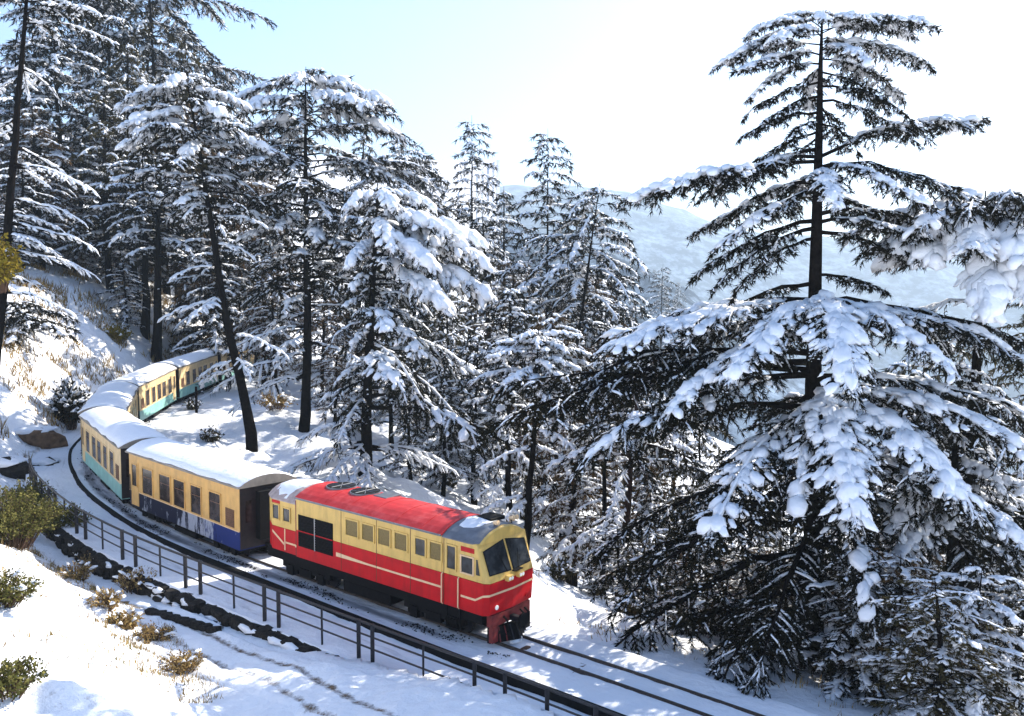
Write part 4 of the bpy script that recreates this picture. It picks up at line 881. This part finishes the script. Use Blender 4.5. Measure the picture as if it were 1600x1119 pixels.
# front: lamps, marker, horns
for y in (0.27, -0.22):
    h_ = MB().box(-0.17, -0.03, y - 0.12, y + 0.12, 1.86, 2.02).build('headlight', M['yellow'], loco, 0.02)
    for e in (-0.055, 0.055): MB().disc((-0.175, y + e, 1.94), (1, 0, 0), 0.048, 0.02, 12).build('lamp', M['lamp'], h_)
MB().box(-0.10, 0.04, -0.36, 0.02, 2.055, 2.085).build('lamp_shelf', M['black'], loco)
for sg in (1, -1): MB().disc((0.02, sg * 0.68, 1.16), (1, 0, 0), 0.07, 0.05, 12).build('marker_lamp', M['lamp'] if sg > 0 else M['red'], loco)
for y in (0.10, -0.62, -0.78):
    MB().tube([(0.62, y, 3.24), (0.62, y, 3.36), (0.46, y, 3.39)], 0.04, 8, 0.075).build('horn', M['cream'], loco)
MB().box(0.9, 1.5, -0.75, -0.1, 3.26, 3.37).build('roof_box', M['black'], loco, 0.02)
# roof fans
for t, r in ((7.55, 0.52), (6.35, 0.52)):
    f = MB(); f.disc((t, -0.12, 3.325), (0, 0, 1), r, 0.05, 24); fo = f.build('roof_fan', M['greyroof'], loco)
    MB().disc((t, -0.12, 3.352), (0, 0, 1), r * 0.93, 0.012, 24).build('opening', M['black'], fo)
    for k in range(4):
        a = k * math.pi / 4; c, s_ = math.cos(a), math.sin(a)
        MB().tube([(t - c * r * .84, -0.12 - s_ * r * .84, 3.362), (t + c * r * .84, -0.12 + s_ * r * .84, 3.362)], 0.012, 4).build('guard_bar', M['greyroof'], fo)
MB().box(5.15, 5.75, -0.62, 0.1, 3.29, 3.35).build('exhaust_hatch', M['greyroof'], loco, 0.02)
# snow on the cab roofs
def cap(parent, rings, mat=None, seed=0):
    rg = random.Random(seed); mb = MB()
    R = [[(x + rg.uniform(-.03, .03), y, z + rg.uniform(-.012, .012)) for x, y, z in r] for r in rings]
    return mb.loft(R).build('snow_cover', M['snow'], parent, smooth=True)
cap(loco, [arch(0.66, 0.25, 3.20, 0.08), arch(0.9, 0.9, 3.06, 0.265), arch(1.3, 1.0, 3.02, 0.335), arch(1.5, 0.9, 3.05, 0.31), arch(1.62, 0.4, 3.18, 0.18)], seed=1)
cap(loco, [arch(8.75, 0.5, 3.18, 0.12), arch(9.1, 0.98, 2.84, 0.46), arch(9.6, 1.0, 2.80, 0.47), arch(10.0, 0.85, 2.85, 0.36), arch(10.3, 0.5, 2.96, 0.15)], seed=2)
for t, y in ((2.2, .5), (4.4, -.3), (5.9, .3)): pass
# underside
MB().box(0.3, 10.2, -0.98, 0.98, 0.66, 0.978).build('underframe', M['black'], loco)
MB().prism([(4.1, 0.92), (6.3, 0.92), (6.3, -0.92), (4.1, -0.92)], 0.26, 0.66).build('fuel_tank', M['black'], loco, 0.06)
for t in (2.25, 8.2): bogie(loco, t, 1.6, 0.84, 0.36)
MB().box(0.02, 0.22, -0.88, 0.88, 0.60, 0.96).build('buffer_beam', M['darkred'], loco, 0.02)
MB().prism([(-0.30, 0.0), (0.12, 0.84), (0.22, 0.84), (-0.16, 0.0), (0.22, -0.84), (0.12, -0.84)], 0.12, 0.56, [(-0.10, 0.0), (0.10, 0.84), (0.22, 0.84), (0.04, 0.0), (0.22, -0.84), (0.10, -0.84)]).build('cowcatcher', M['black'], loco)
for k in range(-4, 5):
    y = k * 0.19; x = -0.34 + 0.5 * abs(y)
    MB().tube([(x, y, 0.14), (x + 0.20 - abs(y) * .2, y, 0.56)], 0.022, 5).build('cowcatcher_bar', M['darkred'] if k > 1 else M['iron'], loco)
MB().box(-0.42, 0.05, -0.09, 0.09, 0.62, 0.78).build('coupler', M['iron'], loco, 0.02)
MB().disc((-0.40, 0, 0.70), (1, 0, 0), 0.20, 0.07, 16).build('buffer', M['black'], loco)
for y in (0.38, -0.38, -0.58): MB().tube([(0.0, y, 0.82), (-0.14, y, 0.72), (-0.17, y, 0.48), (-0.08, y * .9, 0.36)], 0.03, 6).build('brake_hose', M['black'], loco)
MB().box(0.0, 0.14, 0.62, 0.86, 0.16, 0.62).build('guard_iron', M['darkred'], loco); MB().box(0.0, 0.14, -0.86, -0.62, 0.16, 0.62).build('guard_iron', M['black'], loco)
for y, w in ((0.2, .25), (-.35, .3), (.6, .2)):
    cap(loco, [arch(-0.36 + abs(y) * .3, w * .4, 0.06, 0.05), arch(-0.24 + abs(y) * .3, w, 0.06, 0.12), arch(-0.08, w * .5, 0.06, 0.06)], seed=5)

CL_ = 9.17
def coach(s0, label, band, upper, seed):
    c = frame_at('coach', s0, s0 + CL_); tag(c, label, 'train coach', 'coaches of the train')
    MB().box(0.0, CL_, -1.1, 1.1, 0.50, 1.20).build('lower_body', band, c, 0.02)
    MB().box(0.0, CL_, -1.1, 1.1, 1.202, 2.84).build('upper_body', upper, c, 0.02)
    for sg in (1, -1):
        y = sg * 1.1
        MB().box(0.02, CL_ - 0.02, min(y, y + sg * .012), max(y, y + sg * .012), 1.185, 1.215).build('waist_rail', M['cream'], c)
        for t0, t1 in ((6.92, 7.86), (5.34, 6.30), (4.13, 5.04), (2.80, 3.62), (1.33, 2.19)):
            win(c, t0 + .01, t1 - .01, 1.28, 2.33, y, M['coachglass'], upper, 0.05, bars=(1.98,))
        d_ = MB().box(8.25, 8.95, min(y, y + sg * .016), max(y, y + sg * .016), 0.6, 2.5).build('door', upper, c); win(d_, 8.38, 8.82, 1.45, 2.36, y + sg * .016, M['coachglass'], upper, 0.04)
        MB().tube([(8.98, y + sg * .05, 0.9), (8.98, y + sg * .05, 1.9)], 0.018, 5).build('handrail', M['iron'], c)
        lv = MB().box(0.36, 0.98, min(y, y + sg * .014), max(y, y + sg * .014), 1.28, 1.94).build('louvre', M['louvre'], c)
        for k in range(7): MB().box(0.4, 0.94, min(y, y + sg * .03), max(y, y + sg * .03), 1.32 + k * .085, 1.36 + k * .085).build('slat', M['louvre'], lv)
        MB().box(-0.1, CL_ + 0.1, min(sg * 1.17, sg * 1.21), max(sg * 1.17, sg * 1.21), 2.80, 2.86).build('gutter', M['coachroof'], c)
    MB().loft([arch(t, 1.2, 2.845, 0.34) for t in (-0.16, 0, CL_, CL_ + 0.16)]).build('roof', M['coachroof'], c)
    rg = random.Random(seed); R = []
    ts = [-0.13] + [i * CL_ / 16 for i in range(17)] + [CL_ + 0.13]
    for i, t in enumerate(ts):
        e = 0.55 if i in (0, len(ts) - 1) else 1.0
        w = 1.16 + rg.uniform(-0.05, 0.05); R.append([(x, y, z + rg.uniform(-.01, .01)) for x, y, z in arch(t, w, 2.90, 0.34 + 0.025 * e + rg.uniform(-.018, .018))])
    MB().loft(R).build('snow_cover', M['snow'], c, smooth=True)
    for t in (-0.012, CL_ + 0.012):
        MB().box(t - 0.01, t + 0.01, -1.08, 1.08, 0.55, 2.82).build('end_panel', M['coachend'], c)
        MB().box(t - (0.30 if t < 1 else 0.0), t + (0.30 if t > 1 else 0.0), -0.45, 0.45, 0.85, 2.62).build('gangway', M['black'], c)
        for y in (-0.75, 0.75): MB().box(t - 0.02, t + 0.02, y - 0.12, y + 0.12, 1.5, 2.3).build('end_window', M['coachglass'], c)
    MB().box(0.2, CL_ - 0.2, -0.9, 0.9, 0.36, 0.498).build('underframe', M['black'], c)
    for y in (-0.7, 0.7): MB().box(3.6, 5.4, y - .25, y + .25, 0.14, 0.36).build('battery_box', M['black'], c, 0.02)
    for t in (1.5, CL_ - 1.5): bogie(c, t, 1.3, 0.78, 0.29, 0.38)
    for t in (-0.42, CL_ + 0.42): MB().box(min(t, t - .4 * (1 if t > 1 else -1)), max(t, t - .4 * (1 if t > 1 else -1)), -0.08, 0.08, 0.5, 0.64).build('coupler', M['iron'], c)
    return c
S0 = LL + 0.9; STEP = CL_ + 0.9
coach(S0, 'ochre coach with a dark blue painted lower side, coupled right behind the locomotive', M['blueband'], M['coachcream'], 1)
tl_ = coach(S0 + STEP, 'pale green and cream coach second behind the locomotive, windows facing the railing', M['teal'], M['coachpale'], 2)
for k, lb in ((2, 'white roofed coach in the tightest part of the bend, seen nearly end on'), (3, 'teal and cream coach just past the bend, its sunlit side facing the valley'), (4, 'teal and cream coach beyond the bend with people standing beside it'), (5, 'teal coach half hidden behind the long dark leaning trunk'), (6, 'last coach in view, mostly hidden by snowy boughs right of the leaning trunk')):
    c = copy_tree(tl_); ref = frame_at('marker', S0 + STEP * k, S0 + STEP * k + CL_); c.location = ref.location; c.rotation_euler = ref.rotation_euler; bpy.data.objects.remove(ref)
    c['label'] = lb

# ---------------------------------------------------------------- railing along the path side
def rail_base(s): return grade(s) + (-0.12 + max(0.0, float(road_rel(s))) * 0.9)
o3r = track(12, 3.5); rl = empty('railing', tuple(o3r)); tag(rl, 'dark metal railing with three rails along the near edge of the track', 'railing')
post_s = [-5.6, -4.2, -2.9, -1.9, 1.8, 2.35, 5.9, 6.6, 10.1, 11.0, 14.3, 15.3, 18.7, 19.7, 22.6, 23.6, 26.6, 27.6, 29.6]
thin_s = [-0.1, 3.9, 8.2, 12.6, 17.0, 21.2, 25.1]
def post(s, r, name):
    p = track(s, 3.5); p[2] = rail_base(s); lean = random.uniform(-.025, .025)
    d = p - o3r; top = grade(s) + 1.0 - o3r[2]
    MB().box(d[0] - r, d[0] + r, d[1] - r, d[1] + r, d[2] - 0.3, top + 0.03).build(name, M['iron'], rl)
for s in post_s: post(s, 0.05, 'post')
for s in thin_s: post(s, 0.026, 'thin_post')
for z, r in ((1.0, 0.040), (0.66, 0.026), (0.33, 0.026)):
    s_lo = {1.0: -12, 0.66: -8.0, 0.33: -4.5}[z]
    MB().tube([tuple(track(s, 3.5, z) - o3r) for s in np.arange(s_lo, 29.7, 0.5)], r, 6).build('rail', M['iron'], rl)

# ---------------------------------------------------------------- stone wall carrying the track above the path
wl_o = track(16, 3.8); wall = empty('retaining_wall', tuple(wl_o)); tag(wall, 'rough dark stone wall under the railing with snow caught between the stones', 'stone wall')
def stone_mesh(seed):
    import bmesh
    bm = bmesh.new(); bmesh.ops.create_cube(bm, size=1.0); bmesh.ops.subdivide_edges(bm, edges=bm.edges[:], cuts=1, use_grid_fill=True)
    rg = random.Random(seed)
    for v in bm.verts:
        l = v.co.length; v.co *= (0.62 / l) * 0.55 + 0.45; v.co += Vector((rg.uniform(-.09, .09), rg.uniform(-.09, .09), rg.uniform(-.09, .09)))
    me = bpy.data.meshes.new('stone'); bm.to_mesh(me); bm.free(); me.materials.append(M['stone']); return me
STONES = [stone_mesh(k) for k in range(7)]
def put_stone(parent, origin, p, h, sz):
    o = bpy.data.objects.new('stone', random.choice(STONES)); link(o, parent); o.location = Vector(np.asarray(p) - origin); o.scale = sz
    o.rotation_euler = (random.uniform(-.2, .2), random.uniform(-.2, .2), h + random.uniform(-.25, .25)); return o
sg_ = Geo()
s = 1.2
while s < 25:
    w = random.uniform(0.42, 0.72); h = float(np.interp(s, TS, _H)) + math.pi / 2
    zb_ = float(road_rel(s)) - 0.15; z = -0.16
    while z > zb_:
        hh = random.uniform(0.22, 0.36); p = track(s + random.uniform(-.1, .1), 3.76 + 0.10 * (-z) + random.uniform(0, .12), z - hh / 2)
        put_stone(wall, wl_o, p, h, (w * 1.12, random.uniform(.35, .5), hh * 1.2))
        if random.random() < 0.3:
            q = track(s, 4.0 + 0.1 * (-z), z - 0.06); d = np.array([[-math.sin(h - math.pi / 2), math.cos(h - math.pi / 2), 0.0]])
            L = np.array([w * random.uniform(.9, 1.8)]); Vs, Qs = ribbons((q - np.array(wl_o))[None] - d * L / 2, d, L, np.zeros(1), np.array([random.uniform(.08, .16)]), np.array([random.uniform(.06, .12)])); sg_.add(Vs, Q=Qs)
        z -= hh * 0.92
    s += w * 0.95
so = sg_.obj('snow', M['snow'], wall, True); so['kind'] = 'stuff'
# dark stones edging the path, half under snow
A = hit(238, 962); B = hit(334, 990); er_o = A; er = empty('stone_edging', tuple(A)); tag(er, 'short row of dark stones half buried in the snow beside the path', 'stone row')
for k in range(9):
    p = A + (B - A) * k / 8; p[2] = gz(p[0], p[1]) + 0.03; put_stone(er, er_o, p, math.atan2(B[1] - A[1], B[0] - A[0]), (0.40, 0.32, 0.34))
mb = Geo(); d = (B - A); L = np.linalg.norm(d[:2]); d = d / L; back = np.array([-d[1], d[0], 0]);
Vs, Qs = ribbons((-back * 0 + np.array([[0, 0, .10]]) + back * 0.30), d[None], np.array([L]), np.zeros(1), np.array([0.42]), np.array([0.22]), v0=-0.02); mb.add(Vs, Q=Qs); mb.obj('snow', M['snow'], er, True)

# ---------------------------------------------------------------- shrubs, grass, rocks
def bush(name, label, p, r, h, n, mat, seed, snow=0.0, leaf=0.16, cat='bush', group=None, lean=0.5, dens=1.0, stem='twig'):
    rng = np.random.default_rng(seed); root = empty(name, tuple(p)); tag(root, label, cat, group); gw, gf, gs = Geo(), Geo(), Geo()
    for i in range(n):
        az = rng.uniform(0, 6.283); rr = r * math.sqrt(rng.random()) ; hh = h * (1 - 0.45 * (rr / r) ** 2) * rng.uniform(.65, 1.1)
        k = np.linspace(0, 1, 5)[:, None]; tipp = np.array([math.cos(az) * rr, math.sin(az) * rr, hh]); b0 = np.array([math.cos(az) * rr * .3, math.sin(az) * rr * .3, -0.15])
        P = b0 * (1 - k) + tipp * k + np.array([0, 0, 0.15 * h]) * np.sin(k * math.pi) + rng.normal(0, .02, (5, 3))
        V, Q = tube_np(P, np.linspace(.018, .005, 5), 4); gw.add(V, Q=Q)
        m_ = int(rng.poisson(26 * dens))
        if m_:
            u = 0.25 + 0.75 * rng.random(m_); B = np.stack([np.interp(u, k[:, 0], P[:, j]) for j in range(3)], -1) + rng.normal(0, leaf * .45, (m_, 3))
            dd = rng.normal(0, 1, (m_, 3)); dd[:, 2] += 0.5; dd /= np.linalg.norm(dd, axis=1)[:, None]; l = leaf * rng.uniform(.6, 1.4, m_)
            w = np.cross(dd, rng.normal(0, 1, (m_, 3))); w /= np.linalg.norm(w, axis=1)[:, None]; w *= (l * .28)[:, None]
            V = np.stack([B, B + dd * (l * .5)[:, None] + w, B + dd * l[:, None], B + dd * (l * .5)[:, None] - w], 1); gf.add(V, Q=np.arange(m_ * 4).reshape(-1, 4))
        if rng.random() < snow:
            D = (P[4] - P[2]); L = np.linalg.norm(D); D = D / L; D2 = np.array([D[0], D[1], D[2] * .35]); D2 /= np.linalg.norm(D2)
            Vs, Qs = ribbons((P[4] - D2 * L * .6)[None], D2[None], np.array([L * 1.0]), np.array([.15]), np.array([leaf * rng.uniform(.5, 1.0)]), np.array([leaf * rng.uniform(.4, .8)]), rng=rng); gs.add(Vs, Q=Qs)
    gw.obj('stems', M[stem], root); gf.obj('leaves', M[mat], root); gs.obj('snow_load', M['snow'], root, True)
    return root
bush('bush', 'green leaved bush on the bank at the left edge before the railing end', hit(22, 850), 2.0, 2.0, 230, 'leafgreen', 401, 0.0, 0.10, dens=1.5)
bush('bush', 'lighter green bush whose twigs reach over the railing', hit(92, 838), 1.3, 1.5, 130, 'leafgreen', 402, 0.0, 0.10, dens=1.3)
for u_, v_, lb_ in ((150, 885, 'bare brown twigs right under the railing, left of the reddish tangle'), (120, 905, 'twiggy straw coloured scrub between the big green bush and the bank edge'), (240, 1005, 'low straw coloured scrub where the bank meets the wheel marks'), (285, 1050, 'small tuft of dead weeds at the lower end of the bank edge')):
    bush('dry_bush', lb_, hit(u_, v_), 0.65, 0.55, 60, 'drygrass', 440 + u_, 0.15, 0.07, dens=0.9)
bush('bush', 'golden green bush high on the left edge under the leaning near-black trunk', at(-2, 452, 40), 1.1, 2.4, 70, 'leafgold', 403, 0.0, 0.2)
bush('bush', 'dark snow-clumped bush against the cutting beside the bend of the train', hit(108, 672), 1.25, 3.3, 120, 'needle', 404, 0.75, 0.24)
bush('bush', 'grass green bush low in the bottom left corner', hit(8, 1085), 0.8, 0.7, 70, 'leafgreen', 405, 0.1, 0.08, dens=1.2)
bush('bush', 'tall green bush left of the railing end, just under the dark boulder', hit(45, 800), 1.3, 1.5, 110, 'leafgreen', 412, 0.0, 0.10, dens=1.5)
bush('bush', 'low green bush halfway down the left edge of the bank', hit(2, 945), 1.0, 0.8, 90, 'leafgreen', 413, 0.1, 0.08, dens=1.3)
bush('bush', 'yellowish bush on the sunlit slope above the far coaches', hit(185, 535), 1.2, 1.5, 50, 'leafgold', 406, 0.2, 0.2)
bush('bush', 'small green bush below the twin trunks beside the track', hit(300, 535), 1.2, 1.6, 50, 'leafgreen', 407, 0.3, 0.2)
bush('dry_bush', 'reddish tangle of bare twigs at the foot of the railing', hit(215, 925), 0.85, 0.9, 70, 'drygrass', 408, 0.2, 0.09, dens=0.35)
bush('dry_bush', 'brown bramble on the edge of the sunlit bank', hit(165, 950), 0.6, 0.6, 46, 'drygrass', 409, 0.2, 0.10, dens=0.6)
bush('dry_bush', 'straw coloured weeds hanging over the bank edge toward the path', hit(195, 985), 0.55, 0.6, 44, 'drygrass', 410, 0.15, 0.12, dens=0.8)
bush('dry_bush', 'rusty brown bush in the snow hollow right of the leaning trunk', hit(430, 640), 1.5, 1.3, 60, 'drygrass', 411, 0.5, 0.16, dens=0.8)
for i, (u, v, lb) in enumerate([(875, 905, 'small snowy shrub on the slope right beside the locomotive front'), (930, 930, 'low snowy shrub halfway along the slope right of the locomotive'), (985, 965, 'dark shrub where the right slope meets the track edge'), (330, 690, 'thin dark shrub in the snow inside the bend'), (300, 640, 'sparse snowy shrub by the post near the far coaches'), (705, 760, 'low branchy shrub in the sunlit snow behind the red roof')]):
    bush('shrub', lb, hit(u, v), 0.7, 0.8, 26, 'needle_olive', 420 + i, 0.8, 0.16)
def rock(label, p, sz, seed, mat='rock', snow=True):
    import bmesh
    bm = bmesh.new(); bmesh.ops.create_icosphere(bm, subdivisions=3, radius=1.0); rg = random.Random(seed); off = Vector((rg.uniform(0, 50), rg.uniform(0, 50), 0))
    from mathutils import noise
    for v in bm.verts:
        n_ = noise.noise(v.co * 1.4 + off) * 0.45 + noise.noise(v.co * 3.5 + off) * 0.2; v.co *= 1 + n_
        v.co = Vector((v.co.x * sz[0], v.co.y * sz[1], v.co.z * sz[2]))
    me = bpy.data.meshes.new('rock'); bm.to_mesh(me); bm.free(); me.materials.append(M[mat]); root = bpy.data.objects.new('rock', me); link(root); root.location = Vector(p); tag(root, label, 'rock')
    if snow:
        g = Geo(); k = 4
        for j in range(k):
            y = (j / (k - 1) - .5) * sz[1] * 1.1; V, Q = ribbons(np.array([[-sz[0] * .75, y, sz[2] * .80]]), np.array([[1., 0, 0]]), np.array([sz[0] * 1.5]), np.zeros(1), np.array([sz[1] * .38]), np.array([0.22])); g.add(V, Q=Q)
        g.obj('snow_cover', M['snow'], root, True)
rock('brown earthy rock outcrop in the cutting at the left edge', hit(55, 690), (1.5, 1.0, 0.9), 1)
rock('dark snow-capped boulder beside the track left of the bend', hit(70, 735), (0.9, 0.7, 0.6), 2, 'stone')
rock('dark boulder lower down at the left edge below the brown outcrop', hit(15, 740), (1.0, 0.8, 0.8), 3, 'stone')
# dry grass poking through the snow: nobody could count it
def grass(name, label, n, test, mat, hmin, hmax, seed):
    rng = np.random.default_rng(seed); X, Y = test(rng, n); Z = terrain(X, Y); n = len(X); h = rng.uniform(hmin, hmax, n); w = h * .05 + .006
    a = rng.uniform(0, 6.28, n); l = rng.normal(0, .35, (n, 2)) * h[:, None]; B = np.stack([X, Y, Z - .03], -1); W = np.stack([np.cos(a) * w, np.sin(a) * w, 0 * a], -1); Tp = B + np.stack([l[:, 0], l[:, 1], h], -1)
    me = mesh_np(name, np.stack([B - W, B + W, Tp], 1).reshape(-1, 3), np.arange(n * 3).reshape(-1, 3), [], M[mat]); tag(link(bpy.data.objects.new(name, me)), label, 'grass', kind='stuff')
def bank_pts(rng, n):
    s = rng.uniform(3, 33, n * 4); d = 5.0 + rng.random(n * 4) ** 1.3 * 8
    p0 = np.interp(s, [-4, 0, 3, 6, 9, 13, 20, 28, 34, 38], [10.5, 8.5, 7.3, 6.4, 5.5, 4.6, 4.3, 4.0, 3.7, 3.2]); e = d - p0
    x = np.interp(s, TS, TX) - np.cos(np.interp(s, TS, _H)) * d; y = np.interp(s, TS, TY) - np.sin(np.interp(s, TS, _H)) * d
    cl = fbm(x * .9, y * .9, 51); edge = np.exp(-((e - .4) / .6) ** 2); keep = rng.random(n * 4) < np.clip((cl - .42) * 3, 0, 1) * .5 + edge * np.clip((cl - .42) * 4, 0, 1)
    keep &= e > -.3; return x[keep][:n], y[keep][:n]
def hill_pts(rng, n):
    s = rng.uniform(34, 85, n * 4); d = rng.uniform(3.4, 20, n * 4); x = np.interp(s, TS, TX) - np.cos(np.interp(s, TS, _H)) * d; y = np.interp(s, TS, TY) - np.sin(np.interp(s, TS, _H)) * d
    cl = fbm(x * .5, y * .5, 61); keep = cl > .53; return x[keep][:n], y[keep][:n]
def slope_pts(rng, n):
    s = rng.uniform(-9, 30, n * 4); d = -rng.uniform(1.9, 9, n * 4); x = np.interp(s, TS, TX) - np.cos(np.interp(s, TS, _H)) * d; y = np.interp(s, TS, TY) - np.sin(np.interp(s, TS, _H)) * d
    cl = fbm(x * 1.1, y * 1.1, 71); keep = cl > .60; return x[keep][:n], y[keep][:n]
grass('bank_grass', 'dry grass poking through snow along the bank edge', 15000, bank_pts, 'drygrass', .05, .24, 501)
grass('bank_weeds', 'green weeds speckling the snowy bank', 5000, bank_pts, 'leafgreen', .05, .2, 504)
grass('hill_grass', 'tall dry grass and stalks on the cutting above the far coaches', 16000, hill_pts, 'drygrass', .25, .8, 502)
grass('slope_grass', 'dead stalks in the snow on the valley side of the track', 2600, slope_pts, 'drygrass', .1, .3, 503)

# ---------------------------------------------------------------- people and post by the far coaches
def person(label, p, face, seed):
    rg = random.Random(seed); root = empty('person', tuple(p), (0, 0, face)); tag(root, label, 'person', None)
    def skin(name, verts, edges, radii, mat, sub=2):
        me = bpy.data.meshes.new(name); me.from_pydata(verts, edges, []); o = bpy.data.objects.new(name, me); link(o, root)
        md = o.modifiers.new('skin', 'SKIN'); md.use_smooth_shade = True
        for v, r in zip(me.skin_vertices[0].data, radii): v.radius = r
        me.skin_vertices[0].data[0].use_root = True
        s = o.modifiers.new('sub', 'SUBSURF'); s.levels = sub - 1; s.render_levels = sub; me.materials.append(mat); return o
    V = [(0, 0, .92), (0, 0, 1.12), (0, .01, 1.34), (0, .01, 1.47), (0, 0, 1.55), (0, 0, 1.66), (.19, 0, 1.40), (.25, .02, 1.13), (.22, .10, .90), (-.19, 0, 1.40), (-.25, .02, 1.13), (-.22, .10, .90), (.10, 0, .86), (.11, .02, .48), (.12, -.01, .08), (.12, .14, .04), (-.10, 0, .86), (-.11, .02, .48), (-.12, -.01, .08), (-.12, .14, .04)]
    E_ = [(0, 1), (1, 2), (2, 3), (3, 4), (4, 5), (2, 6), (6, 7), (7, 8), (2, 9), (9, 10), (10, 11), (0, 12), (12, 13), (13, 14), (14, 15), (0, 16), (16, 17), (17, 18), (18, 19)]
    R = [(.16, .12), (.16, .12), (.18, .12), (.075, .075), (.085, .09), (.09, .10), (.08, .08), (.06, .06), (.045, .045), (.08, .08), (.06, .06), (.045, .045), (.095, .095), (.07, .07), (.05, .05), (.045, .04), (.095, .095), (.07, .07), (.05, .05), (.045, .04)]
    skin('body', V, E_, R, M['coat'])
    MB().loft([[(.085 * a * math.cos(t), .02 + .1 * a * math.sin(t), 1.62 + z) for t in np.linspace(0, 2 * math.pi, 10, endpoint=False)] for a, z in ((.5, -.11), (.95, -.04), (1, .03), (.8, .09), (.3, .13))]).build('face', M['skin'], root, smooth=True)
    MB().loft([[(.10 * a * math.cos(t), -.005 + .11 * a * math.sin(t), 1.64 + z) for t in np.linspace(0, 2 * math.pi, 10, endpoint=False)] for a, z in ((1, .02), (1.0, .07), (.75, .12), (.2, .145))]).build('hat', M['black'], root, smooth=True)
for (s, off, lb, sd) in ((59.2, -2.4, 'left of two people in dark clothes standing by the far teal coach', 1), (60.6, -2.2, 'right of two people in dark clothes standing by the far teal coach', 2)):
    p = track(s, off); p[2] = gz(p[0], p[1]) if off < -1.9 else p[2]; person(lb, p, random.uniform(1, 3), sd)
p = hit(307, 645); po = MB().tube([(0, 0, -.3), (.02, 0, 1.9)], 0.11, 8, 0.09).build('post', M['bark']); po.location = Vector(p); tag(po, 'short dark post in the snow beside the far coaches', 'post')
